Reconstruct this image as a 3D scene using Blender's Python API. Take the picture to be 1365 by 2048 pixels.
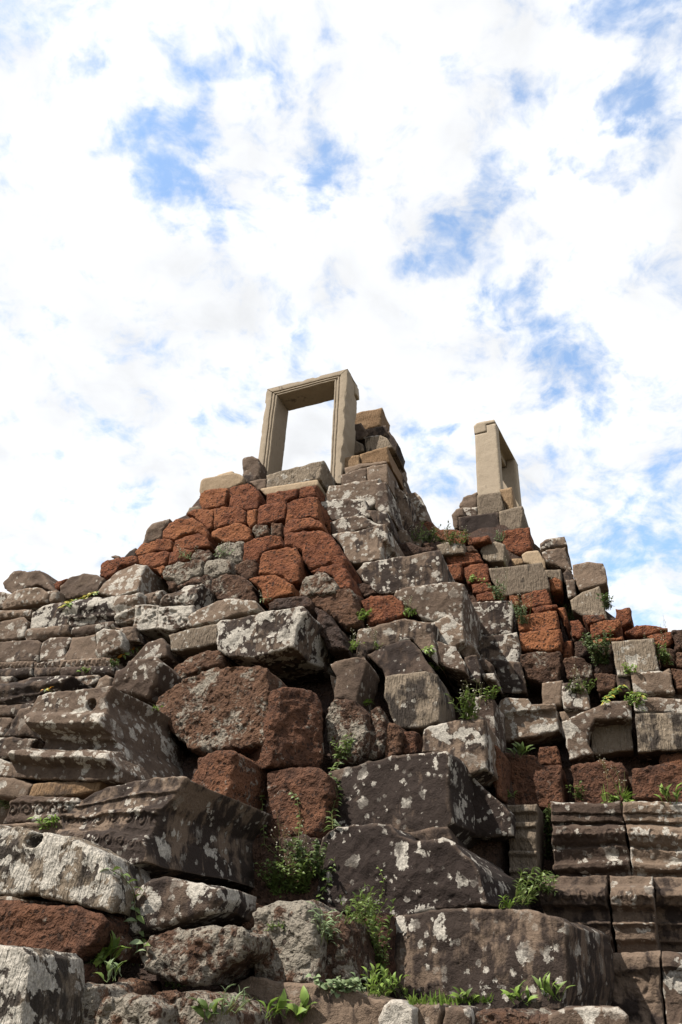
import bpy, math, random
import numpy as np
from mathutils import Vector, Matrix
from mathutils.geometry import delaunay_2d_cdt
from mathutils.bvhtree import BVHTree

random.seed(7)
RNG = np.random.default_rng(11)
for o in list(bpy.data.objects):
    bpy.data.objects.remove(o)
scene = bpy.context.scene
col = scene.collection
rad = math.radians

# ------------------------------------------------------------------ camera
PW, PH = 1365.0, 2048.0
FPX = 1638.0                       # focal length in photo pixels (28.8 mm on a 36 mm long side)
PITCH, ROLL = rad(30.4), rad(1.8)
EYE = np.array([0.0, 0.0, 1.62])
cam_d = bpy.data.cameras.new('camera')
cam_d.sensor_fit = 'VERTICAL'
cam_d.sensor_height = 36.0
cam_d.lens = 36.0 * FPX / PH
cam_d.clip_start = 0.05
cam_d.clip_end = 5000
cam = bpy.data.objects.new('camera', cam_d)
col.objects.link(cam)
CM = Matrix.Rotation(rad(90) + PITCH, 3, 'X') @ Matrix.Rotation(ROLL, 3, 'Z')
cam.matrix_world = Matrix.Translation(Vector(EYE)) @ CM.to_4x4()
scene.camera = cam
CR = np.array(CM)

def ray(x, y):
    d = np.array([(x - PW / 2) / FPX, -(y - PH / 2) / FPX, -1.0])
    return CR @ d

# ------------------------------------------------------------------ sun and sky
SUN_DIR = Vector((-0.56, -0.30, 0.82)).normalized()      # towards the sun
sun_d = bpy.data.lights.new('sun', 'SUN')
sun_d.energy = 5.0
sun_d.angle = rad(0.55)
sun_d.color = (1.0, 0.925, 0.815)
sun = bpy.data.objects.new('sun', sun_d)
col.objects.link(sun)
sun.rotation_euler = (-SUN_DIR).to_track_quat('-Z', 'Y').to_euler()
sun.location = (-20, -12, 30)

world = bpy.data.worlds.new('World')
scene.world = world
world.use_nodes = True
wn, wl = world.node_tree.nodes, world.node_tree.links
wn.clear()

def nd(nodes, t, **kw):
    n = nodes.new(t)
    for k, v in kw.items():
        if k == 'inp':
            for a, b in v.items():
                n.inputs[a].default_value = b
        else:
            setattr(n, k, v)
    return n

def mth(nodes, links, op, a, b=None, c=None, clamp=False):
    n = nodes.new('ShaderNodeMath'); n.operation = op; n.use_clamp = clamp
    for i, v in enumerate((a, b, c)):
        if v is None: continue
        if isinstance(v, (int, float)): n.inputs[i].default_value = v
        else: links.new(v, n.inputs[i])
    return n.outputs[0]

def mapr(N, L, v, a, b, c=0.0, d=1.0, smooth=True):
    n = nd(N, 'ShaderNodeMapRange', interpolation_type='SMOOTHSTEP' if smooth else 'LINEAR')
    for i, x in zip(('From Min', 'From Max', 'To Min', 'To Max'), (a, b, c, d)):
        if isinstance(x, (int, float)): n.inputs[i].default_value = x
        else: L.new(x, n.inputs[i])
    L.new(v, n.inputs['Value']); return n.outputs[0]

def build_sky():
    N, L = wn, wl
    sky = nd(N, 'ShaderNodeTexSky', sky_type='NISHITA', sun_disc=False)
    sky.sun_elevation = math.asin(SUN_DIR.z)
    sky.sun_rotation = math.atan2(SUN_DIR.x, SUN_DIR.y)
    sky.air_density = 1.0; sky.dust_density = 0.6; sky.ozone_density = 1.6
    tc = nd(N, 'ShaderNodeTexCoord'); D = tc.outputs['Generated']
    sep = nd(N, 'ShaderNodeSeparateXYZ'); L.new(D, sep.inputs[0])
    zc = mth(N, L, 'ADD', mth(N, L, 'MAXIMUM', sep.outputs[2], 0.0), 0.35)
    px = mth(N, L, 'DIVIDE', sep.outputs[0], zc); py = mth(N, L, 'DIVIDE', sep.outputs[1], zc)
    cv = nd(N, 'ShaderNodeCombineXYZ'); L.new(px, cv.inputs[0]); L.new(py, cv.inputs[1])
    def ns(v, sc, det, ro, out='Fac'):
        n = nd(N, 'ShaderNodeTexNoise', inp={'Scale': sc, 'Detail': det, 'Roughness': ro}); L.new(v, n.inputs['Vector']); return n.outputs[out]
    def warped(v, sc, det, amt):
        w = nd(N, 'ShaderNodeVectorMath', operation='SUBTRACT'); w.inputs[1].default_value = (.5, .5, .5)
        L.new(ns(v, sc, det, .6, 'Color'), w.inputs[0])
        m = nd(N, 'ShaderNodeVectorMath', operation='MULTIPLY_ADD'); m.inputs[1].default_value = (amt,) * 3
        L.new(w.outputs[0], m.inputs[0]); L.new(v, m.inputs[2]); return m.outputs[0]
    wv = warped(cv.outputs[0], 5.0, 3, .10)
    n1, n2, n4 = ns(wv, 4.0, 4, .5), ns(wv, 11.0, 5, .6), ns(wv, 30.0, 5, .62)
    f = mth(N, L, 'ADD', mth(N, L, 'MULTIPLY', n1, 0.28), mth(N, L, 'MULTIPLY', n2, 0.40))
    f = mth(N, L, 'ADD', f, mth(N, L, 'MULTIPLY', n4, 0.34))
    # breaks in the cloud deck, at the bearings where the photograph shows blue
    dw = warped(D, 14.0, 5, .15)
    dn_ = nd(N, 'ShaderNodeVectorMath', operation='NORMALIZE'); L.new(dw, dn_.inputs[0])
    for (hx, hy, hr, amt) in HOLES:
        d = ray(hx, hy); d = d / np.linalg.norm(d)
        dp = nd(N, 'ShaderNodeVectorMath', operation='DOT_PRODUCT'); dp.inputs[1].default_value = tuple(d)
        L.new(dn_.outputs[0], dp.inputs[0])
        mr = mapr(N, L, dp.outputs['Value'], math.cos(hr / FPX), 1.0, 0.0, amt * .66)
        f = mth(N, L, 'SUBTRACT', f, mr)
    f = mth(N, L, 'ADD', mth(N, L, 'MULTIPLY', mth(N, L, 'SUBTRACT', f, .5), 1.35), .5)
    cov = mapr(N, L, f, 0.25, 0.515)
    cl = mapr(N, L, cov, 0.0, 1.0, 0.16, 0.985, smooth=False)
    br = mapr(N, L, ns(wv, 6.5, 6, .55), 0.32, 0.62, 0.84, 1.1, smooth=False)
    cc = nd(N, 'ShaderNodeVectorMath', operation='SCALE'); cc.inputs[0].default_value = CLOUD
    L.new(br, cc.inputs['Scale'])
    sb = nd(N, 'ShaderNodeVectorMath', operation='MULTIPLY'); L.new(sky.outputs[0], sb.inputs[0])
    sb.inputs[1].default_value = SKYMUL
    mix = nd(N, 'ShaderNodeMix', data_type='RGBA')
    L.new(cl, mix.inputs['Factor']); L.new(sb.outputs[0], mix.inputs[6]); L.new(cc.outputs[0], mix.inputs[7])
    bg = nd(N, 'ShaderNodeBackground'); bg.inputs['Strength'].default_value = 0.15
    L.new(mix.outputs[2], bg.inputs['Color'])
    out = nd(N, 'ShaderNodeOutputWorld'); L.new(bg.outputs[0], out.inputs['Surface'])

HOLES = [(345, 300, 100, .13), (250, 275, 70, .10), (340, 385, 80, .10), (430, 435, 60, .11), (630, 150, 70, .11), (610, 225, 70, .10), (630, 350, 85, .13),
         (975, 390, 60, .11), (1150, 295, 55, .11), (880, 480, 80, .13), (820, 530, 60, .08), (1115, 690, 125, .14), (1045, 580, 60, .12), (1170, 780, 80, .11),
         (1310, 130, 115, .14), (1260, 190, 70, .10), (1190, 10, 60, .12), (1240, 350, 50, .09),
         (1190, 960, 240, .055), (1250, 860, 160, .05), (20, 690, 110, .08), (440, 870, 90, .09), (270, 1010, 80, .08), (850, 890, 100, .11), (1320, 1190, 220, .10), (1310, 1020, 140, .08),
         (190, 130, 50, .09), (450, 160, 50, .09), (370, 80, 50, .06), (650, 600, 50, .07), (1330, 570, 90, .08), (930, 635, 40, .08)]
CLOUD = (3.58, 3.63, 3.70)
SKYMUL = (0.84, 1.08, 1.15)
build_sky()
vs = scene.view_settings
vs.view_transform = 'Standard'; vs.look = 'None'; vs.gamma = 1.0; vs.use_curve_mapping = False
vs.exposure = 0.95
scene.render.engine = 'CYCLES'
scene.cycles.max_bounces = 4
scene.cycles.diffuse_bounces = 3

# ------------------------------------------------------------------ materials
def new_mat(name):
    m = bpy.data.materials.new(name); m.use_nodes = True
    N, L = m.node_tree.nodes, m.node_tree.links
    b = N['Principled BSDF']
    b.inputs['Specular IOR Level'].default_value = 0.25
    return m, N, L, b

def coords(N, L):
    tc = nd(N, 'ShaderNodeTexCoord'); oi = nd(N, 'ShaderNodeObjectInfo')
    sc = nd(N, 'ShaderNodeMath', operation='MULTIPLY'); sc.inputs[1].default_value = 37.0
    L.new(oi.outputs['Random'], sc.inputs[0])
    cb = nd(N, 'ShaderNodeCombineXYZ')
    for i in range(3): L.new(sc.outputs[0], cb.inputs[i])
    va = nd(N, 'ShaderNodeVectorMath', operation='ADD')
    L.new(tc.outputs['Object'], va.inputs[0]); L.new(cb.outputs[0], va.inputs[1])
    return va.outputs[0], oi.outputs['Random'], tc.outputs['Object']

def attr(N, name):
    return nd(N, 'ShaderNodeAttribute', attribute_type='OBJECT', attribute_name=name).outputs['Fac']

def noise(N, L, v, scale, detail=4.0, rough=0.55, dist=0.0):
    n = nd(N, 'ShaderNodeTexNoise', inp={'Scale': scale, 'Detail': detail, 'Roughness': rough, 'Distortion': dist})
    L.new(v, n.inputs['Vector']); return n.outputs['Fac']

AL = 0.80
def dim(c, warm=(1., 1., 1.)):
    return tuple(x * AL * w for x, w in zip(c, warm))

def mixc(N, L, f, a, b):
    n = nd(N, 'ShaderNodeMix', data_type='RGBA')
    if isinstance(f, (int, float)): n.inputs[0].default_value = f
    else: L.new(f, n.inputs[0])
    for i, c in ((6, a), (7, b)):
        if isinstance(c, tuple): n.inputs[i].default_value = c + (1,)
        else: L.new(c, n.inputs[i])
    return n.outputs[2]

def blotches(N, L, v, scale, thr, warp=0.06):
    """round lichen colonies: random-radius Voronoi cells with a ragged outline; 0..1"""
    w = nd(N, 'ShaderNodeTexNoise', inp={'Scale': scale * 2.6, 'Detail': 3.0, 'Roughness': 0.65}); L.new(v, w.inputs['Vector'])
    wv = nd(N, 'ShaderNodeVectorMath', operation='MULTIPLY_ADD'); wv.inputs[1].default_value = (warp,) * 3
    L.new(w.outputs['Color'], wv.inputs[0]); L.new(v, wv.inputs[2])
    vo = nd(N, 'ShaderNodeTexVoronoi', inp={'Scale': scale}); L.new(wv.outputs[0], vo.inputs['Vector'])
    sp = nd(N, 'ShaderNodeSeparateColor'); L.new(vo.outputs['Color'], sp.inputs[0])
    r = mth(N, L, 'SUBTRACT', sp.outputs[0], mth(N, L, 'SUBTRACT', 1.0, thr))   # only the share thr of the cells is alive
    r = mth(N, L, 'MULTIPLY', mth(N, L, 'MAXIMUM', r, 0.0), 2.2)
    r = mth(N, L, 'MINIMUM', r, 0.52)
    d = mth(N, L, 'SUBTRACT', r, vo.outputs['Distance'])
    return mapr(N, L, d, 0.0, 0.06)

def stone_mat(name, base_a, base_b, crust, lichen_c, grain=1.0, tool=0.0, edge=1.0):
    base_a, base_b, crust, lichen_c = dim(base_a), dim(base_b), dim(crust), dim(lichen_c)
    m, N, L, b = new_mat(name)
    v, rnd, raw = coords(N, L)
    A = lambda x, y: mth(N, L, 'ADD', x, y)
    S = lambda x, y: mth(N, L, 'SUBTRACT', x, y)
    X = lambda x, y: mth(N, L, 'MULTIPLY', x, y)
    lich, dark = attr(N, 'lichen'), attr(N, 'dark')
    n_big = noise(N, L, v, 2.6, 3, 0.6)
    n_mid = noise(N, L, v, 10.0, 5, 0.66, 0.5)
    n_fine = noise(N, L, v, 75.0, 3, 0.72)
    st = nd(N, 'ShaderNodeMapping'); st.inputs['Scale'].default_value = (11.0, 11.0, 1.5); L.new(v, st.inputs['Vector'])
    n_str = noise(N, L, st.outputs[0], 1.0, 4, 0.65)
    geo = nd(N, 'ShaderNodeNewGeometry')
    arris = mapr(N, L, geo.outputs['Pointiness'], 0.515, 0.60)           # worn convex edges
    tone = mapr(N, L, A(A(X(n_mid, 0.45), X(n_big, 0.35)), X(rnd, 0.4)), 0.30, 0.80)
    c = mixc(N, L, tone, base_a, base_b)
    # black biological crust: ragged patches, partly in streaks; heavier on low blocks to paint in tree shade
    cr = A(A(X(n_big, 0.42), X(n_str, 0.30)), X(n_mid, 0.28))
    t0 = S(0.70, X(dark, 0.40))
    crm = mapr(N, L, cr, t0, A(t0, 0.075))
    c = mixc(N, L, X(crm, 0.92), c, crust)
    # pale lichen: irregular sheets that spread from exposed edges, and scattered round colonies
    ln = A(X(noise(N, L, v, 6.0, 6, 0.62, 0.3), 0.72), X(n_big, 0.28))
    ln = A(ln, X(arris, 0.06 * edge))
    t1 = S(0.712, X(lich, 0.225))
    sheet = mapr(N, L, ln, t1, A(t1, 0.014))
    gm = mapr(N, L, ln, S(t1, 0.13), S(t1, 0.05))
    b1 = blotches(N, L, v, 9.5, X(lich, 0.62), 0.09)
    b2 = blotches(N, L, v, 24.0, X(lich, 0.6), 0.04)
    bl = mth(N, L, 'MAXIMUM', sheet, X(mth(N, L, 'MAXIMUM', b1, b2), A(X(gm, 0.75), 0.25)))
    lt = A(X(n_fine, 0.6), X(n_mid, 0.4))
    lc = mixc(N, L, mapr(N, L, lt, .3, .7), tuple(x * 0.55 for x in lichen_c), tuple(min(1, x * 1.15) for x in lichen_c))
    c = mixc(N, L, X(bl, 0.93), c, lc)
    c = mixc(N, L, X(arris, 0.22 * edge), c, tuple(min(1, x * 1.9) for x in base_b))
    gr = mixc(N, L, n_fine, (0.5, 0.5, 0.5), (1.5, 1.5, 1.5))
    mm = nd(N, 'ShaderNodeMix', data_type='RGBA', blend_type='MULTIPLY'); mm.inputs[0].default_value = 0.85 * grain
    L.new(c, mm.inputs[6]); L.new(gr, mm.inputs[7])
    L.new(mm.outputs[2], b.inputs['Base Color'])
    b.inputs['Roughness'].default_value = 0.93
    b.inputs['Specular IOR Level'].default_value = 0.18
    # relief: grain, flaking, chisel marks
    h = A(X(n_fine, 0.7 * grain), X(n_mid, 1.9 * grain))
    if tool > 0:
        mp = nd(N, 'ShaderNodeMapping'); mp.inputs['Rotation'].default_value = (0, 0.7, 0.4); mp.inputs['Scale'].default_value = (42, 42, 9)
        L.new(v, mp.inputs['Vector'])
        h = A(h, X(noise(N, L, mp.outputs[0], 1.0, 2, 0.5, 1.2), tool))
    bp = nd(N, 'ShaderNodeBump', inp={'Strength': 0.85, 'Distance': 0.014}); L.new(h, bp.inputs['Height'])
    L.new(bp.outputs[0], b.inputs['Normal'])
    return m

def laterite_mat(name, a, bb, cc, crust_c):
    a, bb, cc, crust_c = dim(a), dim(bb), dim(cc), dim(crust_c)
    m, N, L, b = new_mat(name)
    v, rnd, raw = coords(N, L)
    lich, dark = attr(N, 'lichen'), attr(N, 'dark')
    n_big = noise(N, L, v, 2.8, 4, 0.6)
    n_mid = noise(N, L, v, 13.0, 6, 0.68, 0.6)
    n_fine = noise(N, L, v, 70.0, 4, 0.7)
    c = mixc(N, L, mapr(N, L, n_mid, 0.3, 0.7), a, bb)
    c = mixc(N, L, mapr(N, L, mth(N, L, 'ADD', mth(N, L, 'MULTIPLY', n_big, 0.7), mth(N, L, 'MULTIPLY', rnd, 0.3)), 0.42, 0.75), c, cc)
    # blackened areas
    t0 = mth(N, L, 'SUBTRACT', 0.76, mth(N, L, 'MULTIPLY', dark, 0.44))
    dk = mapr(N, L, mth(N, L, 'ADD', mth(N, L, 'MULTIPLY', n_big, 0.55), mth(N, L, 'MULTIPLY', n_mid, 0.45)), t0, mth(N, L, 'ADD', t0, 0.16))
    c = mixc(N, L, mth(N, L, 'MULTIPLY', dk, 0.85), c, (0.035, 0.027, 0.025))
    # grey lichen crust, broken up by the pores
    lv = mth(N, L, 'ADD', mth(N, L, 'MULTIPLY', noise(N, L, v, 4.5, 5, 0.65), 0.62), mth(N, L, 'MULTIPLY', noise(N, L, v, 26.0, 4, 0.7), 0.38))
    t1 = mth(N, L, 'SUBTRACT', 0.74, mth(N, L, 'MULTIPLY', lich, 0.36))
    lm = mapr(N, L, lv, t1, mth(N, L, 'ADD', t1, 0.07))
    lc = mixc(N, L, n_fine, tuple(x * 0.6 for x in crust_c), crust_c)
    c = mixc(N, L, mth(N, L, 'MULTIPLY', lm, 0.9), c, lc)
    # pores: real hollows of this honeycombed stone
    wob = nd(N, 'ShaderNodeTexNoise', inp={'Scale': 30.0, 'Detail': 2.0}); L.new(v, wob.inputs['Vector'])
    wv = nd(N, 'ShaderNodeVectorMath', operation='MULTIPLY_ADD'); wv.inputs[1].default_value = (0.03,) * 3
    L.new(wob.outputs['Color'], wv.inputs[0]); L.new(v, wv.inputs[2])
    vo = nd(N, 'ShaderNodeTexVoronoi', inp={'Scale': 34.0}); L.new(wv.outputs[0], vo.inputs['Vector'])
    sp = nd(N, 'ShaderNodeSeparateColor'); L.new(vo.outputs['Color'], sp.inputs[0])
    pr = mth(N, L, 'MULTIPLY', mth(N, L, 'MAXIMUM', mth(N, L, 'SUBTRACT', sp.outputs[0], 0.38), 0.0), 0.85)
    pore = mapr(N, L, mth(N, L, 'SUBTRACT', pr, vo.outputs['Distance']), -0.02, 0.06)
    c = mixc(N, L, mth(N, L, 'MULTIPLY', pore, 0.8), c, (0.03, 0.018, 0.014))
    gr = mixc(N, L, n_fine, (0.5, 0.5, 0.5), (1.5, 1.5, 1.5))
    mm = nd(N, 'ShaderNodeMix', data_type='RGBA', blend_type='MULTIPLY'); mm.inputs[0].default_value = 0.85
    L.new(c, mm.inputs[6]); L.new(gr, mm.inputs[7])
    L.new(mm.outputs[2], b.inputs['Base Color'])
    b.inputs['Roughness'].default_value = 0.95
    b.inputs['Specular IOR Level'].default_value = 0.15
    rdg = mth(N, L, 'ABSOLUTE', mth(N, L, 'SUBTRACT', noise(N, L, v, 26.0, 2, .5), 0.5))
    h = mth(N, L, 'ADD', mth(N, L, 'MULTIPLY', n_mid, 1.6), mth(N, L, 'MULTIPLY', n_fine, 0.7))
    h = mth(N, L, 'ADD', h, mth(N, L, 'MULTIPLY', rdg, 3.0))
    h = mth(N, L, 'SUBTRACT', h, mth(N, L, 'MULTIPLY', pore, 1.1))
    bp = nd(N, 'ShaderNodeBump', inp={'Strength': 1.0, 'Distance': 0.021}); L.new(h, bp.inputs['Height'])
    L.new(bp.outputs[0], b.inputs['Normal'])
    return m

LICH = (0.40, 0.375, 0.335)
MATS = {
    'S': stone_mat('weathered_sandstone', (0.048, 0.0325, 0.0255), (0.148, 0.108, 0.080), (0.0195, 0.0138, 0.0125), LICH),
    'P': stone_mat('dressed_sandstone', (0.115, 0.09, 0.068), (0.20, 0.162, 0.122), (0.022, 0.0178, 0.016), LICH, tool=2.6),
    'T': stone_mat('tan_sandstone', (0.215, 0.16, 0.108), (0.285, 0.217, 0.148), (0.07, 0.052, 0.038), LICH, grain=0.6, tool=0.8),
    'O': stone_mat('ochre_sandstone', (0.155, 0.095, 0.052), (0.22, 0.15, 0.09), (0.045, 0.031, 0.024), LICH, tool=1.8),
    'D': stone_mat('doorway_sandstone', (0.27, 0.222, 0.168), (0.325, 0.272, 0.21), (0.13, 0.105, 0.082), LICH, grain=0.3, tool=0.2, edge=.25),
    'L': laterite_mat('red_laterite', (0.080, 0.030, 0.018), (0.205, 0.078, 0.040), (0.258, 0.106, 0.048), (0.27, 0.24, 0.2)),
    'B': laterite_mat('brown_laterite', (0.045, 0.023, 0.016), (0.122, 0.060, 0.038), (0.155, 0.070, 0.038), (0.30, 0.275, 0.24)),
    'G': laterite_mat('grey_crusted_laterite', (0.040, 0.024, 0.018), (0.105, 0.060, 0.040), (0.12, 0.065, 0.040), (0.30, 0.272, 0.228)),
}

# ------------------------------------------------------------------ numeric noise
_P = RNG.random((4096, 3)) * 2 - 1
def vnoise(p, seed=0):
    """smooth vector value noise, p (n,3) -> (n,3) in -1..1"""
    i = np.floor(p).astype(np.int64); f = p - i
    f = f * f * (3 - 2 * f)
    out = np.zeros((len(p), 3))
    for dx in (0, 1):
        wx = f[:, 0] if dx else 1 - f[:, 0]
        for dy in (0, 1):
            wy = f[:, 1] if dy else 1 - f[:, 1]
            for dz in (0, 1):
                wz = f[:, 2] if dz else 1 - f[:, 2]
                h = ((i[:, 0] + dx) * 73856093) ^ ((i[:, 1] + dy) * 19349663) ^ ((i[:, 2] + dz) * 83492791) ^ (seed * 2654435)
                out += (wx * wy * wz)[:, None] * _P[h & 4095]
    return out

# ------------------------------------------------------------------ temple frame
YAW = rad(20.0)
N0, KS = 5.2, 0.62                  # the ruin's face: n = N0 + KS * height above eye
def frame(yaw):
    return np.array([math.sin(yaw), math.cos(yaw), 0.0]), np.array([math.cos(yaw), -math.sin(yaw), 0.0])
NV, UV = frame(YAW)
ZV = np.array([0, 0, 1.0])

def surf_point(x, y, dn=0.0):
    r = ray(x, y)
    t = (N0 + dn) / (r @ NV - KS * r[2])
    return EYE + t * r

REG = dict(A=(380, 720, .2491), B=(600, 780, .2491), C=(180, 960, .2491), D=(440, 960, .2491), E=(680, 1040, .2491),
           F=(880, 830, .2491), G=(1025, 1030, .2491), H=(860, 1040, .2491), I=(0, 1120, .2491), J=(0, 1370, .2491),
           K=(0, 1708, .2491), L=(300, 1300, .2930), M=(300, 1648, .2930), N=(640, 1250, .2930), O=(640, 1600, .3282),
           P=(965, 1340, .2930), Q=(850, 1580, .3773), R=(0, 1550, .3663), V=(400, 1150, .337), s=(0, 0, 1.0))

PROFILES = {
    'roll':   [(0, 0), (.10, .01), (.16, .045), (.26, .05), (.30, .02), (.36, .03), (.60, .075), (.82, .06), (.95, .015), (1, -.02)],
    'torus':  [(0, -.01), (.12, .03), (.35, .06), (.65, .065), (.85, .04), (1, -.01)],
    'band':   [(0, 0), (.08, .02), (.2, .03), (.26, .0), (.32, -.012), (.70, -.012), (.76, .0), (.82, .03), (.94, .03), (1, .0)],
    'lip':    [(0, 0), (.60, 0), (.68, .02), (.72, .07), (1, .075)],
    'plinth': [(0, -.05), (.09, -.045), (.11, 0), (.14, .03), (.20, .035), (.215, .005), (.26, .0), (.36, .025), (.385, .03),
               (.40, .0), (.47, .05), (.56, .085), (.66, .07), (.70, .02), (.72, .0), (.735, .05), (.82, .055), (.83, .03), (.84, .07), (.95, .08), (1, .06)],
    'plinth2': [(0, -.07), (.12, -.05), (.16, .0), (.30, .01), (.36, .035), (.38, .04), (.40, 0), (.52, 0), (.56, .03), (.60, .08), (.72, .12),
                (.82, .10), (.86, .04), (.88, .01), (1, .0)],
    'baluster': [(0, .02), (.06, .02), (.10, .05), (.14, .05), (.16, .02), (.30, .02), (.33, .05), (.37, .05), (.38, .01), (.55, .045), (.68, .03),
                 (.70, .06), (.76, .06), (.78, .01), (.88, .01), (.90, .05), (1, .05)],
    'base':   [(0, .02), (.05, .07), (.13, .12), (.22, .11), (.27, .03), (.29, .04), (.31, -.02), (.36, -.09), (.46, -.10), (.52, -.085), (.53, -.05), (.60, -.05),
               (.62, -.02), (.65, .05), (.74, .09), (.88, .08), (.95, .04), (1, .0)],
    'slope':  [(0, .10), (.18, .12), (.30, .10), (.34, .04), (.60, .03), (.64, .06), (.70, .06), (.72, .02), (.9, .01), (.94, .03), (1, .0)],
}

def carve_fn(kind, u, v, H):
    """shallow relief over a band; u in metres, v 0..1, H metres"""
    if kind == 'scroll':
        c = u / (H * 1.05); cu = (c - np.floor(c) - .5) * 1.05; cv = (v - .5)
        r = np.hypot(cu, cv); a = np.arctan2(cv, cu)
        g = np.sin(a * 1.0 - r * 22.0) * np.clip((.52 - r) * 6, 0, 1) * np.clip(r * 8, .2, 1)
        return g * .6 + .35 * np.sin(a * 5) * np.clip((r - .38) * 8, 0, 1)
    if kind == 'dentil':
        c = u / (H * .8); return np.where((c - np.floor(c)) < .55, 1., -1.) * (np.abs(v - .5) < .38)
    if kind == 'lozenge':
        c = u / (H * 1.3); cu = np.abs((c - np.floor(c)) - .5) * 2; return np.where(cu + np.abs(v - .5) * 2 < .82, 1., -.6)
    if kind == 'petal':
        c = u / (H * .55); cu = (c - np.floor(c) - .5); return np.sqrt(np.clip(1 - (cu * 2) ** 2, 0, 1)) * np.clip((1 - v) * 3, 0, 1) - .5
    if kind == 'face':
        p = np.stack([u * 26, v * H * 26, u * 0], -1); q = vnoise(p, 5)
        lump = np.abs(vnoise(p * 1.0 + q * .8, 6)[:, 0])
        return (.55 - lump * 2.2) * np.clip(np.minimum(v, 1 - v) * 8, 0, 1)
    return np.zeros_like(u)

def resample(poly, s):
    out = []
    n = len(poly)
    for i in range(n):
        a, b = poly[i], poly[(i + 1) % n]
        m = max(1, int(round(np.linalg.norm(b - a) / s)))
        for j in range(m): out.append(a + (b - a) * j / m)
    return np.array(out)

def inside(pts, poly):
    x, y = pts[:, 0], pts[:, 1]; c = np.zeros(len(pts), bool)
    n = len(poly); j = n - 1
    for i in range(n):
        xi, yi = poly[i]; xj, yj = poly[j]
        if yi != yj:
            c ^= ((yi > y) != (yj > y)) & (x < (xj - xi) * (y - yi) / (yj - yi) + xi)
        j = i
    return c

def bdist(pts, loop):
    a = loop; b = np.roll(loop, -1, 0); ab = b - a
    L2 = np.maximum((ab ** 2).sum(1), 1e-12)
    out = np.empty(len(pts))
    for i0 in range(0, len(pts), 1500):
        p = pts[i0:i0 + 1500, None, :]
        t = np.clip(((p - a) * ab).sum(2) / L2, 0, 1)
        d = p - (a + t[:, :, None] * ab)
        out[i0:i0 + 1500] = np.sqrt((d ** 2).sum(2).min(1))
    return out

ALL_V, ALL_F, TRIS = [], [], [0]
def link_mesh(name, verts, faces, mat, parent=None, origin=None, smooth=True, collect=True):
    if origin is None: origin = np.array([verts[:, 0].mean(), verts[:, 1].mean(), verts[:, 2].min()])
    me = bpy.data.meshes.new(name)
    me.from_pydata((verts - origin).tolist(), [], faces)
    if smooth: me.polygons.foreach_set('use_smooth', [True] * len(me.polygons))
    me.materials.append(mat)
    ob = bpy.data.objects.new(name, me); col.objects.link(ob)
    ob.location = origin
    if parent is not None:
        ob.parent = parent; ob.location = Vector(origin) - parent.location
    if collect:
        off = sum(len(v) for v in ALL_V); ALL_V.append(verts); ALL_F.extend([[i + off for i in f] for f in faces])
    TRIS[0] += sum(len(f) - 2 for f in faces)
    return ob

TYPE = {  # rounding, displacement amplitudes
    'S': dict(r=.010, a=(.013, .010, .0045), sm=0), 'P': dict(r=.009, a=(.009, .006, .003), sm=0), 'T': dict(r=.012, a=(.007, .003, .0015), sm=1),
    'O': dict(r=.011, a=(.010, .007, .003), sm=0), 'D': dict(r=.010, a=(.003, .002, .001), sm=0),
    'L': dict(r=.021, a=(.010, .010, .0085), sm=0), 'B': dict(r=.028, a=(.015, .013, .0095), sm=1), 'G': dict(r=.032, a=(.018, .018, .0125), sm=1)}
SEED = [0]

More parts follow.
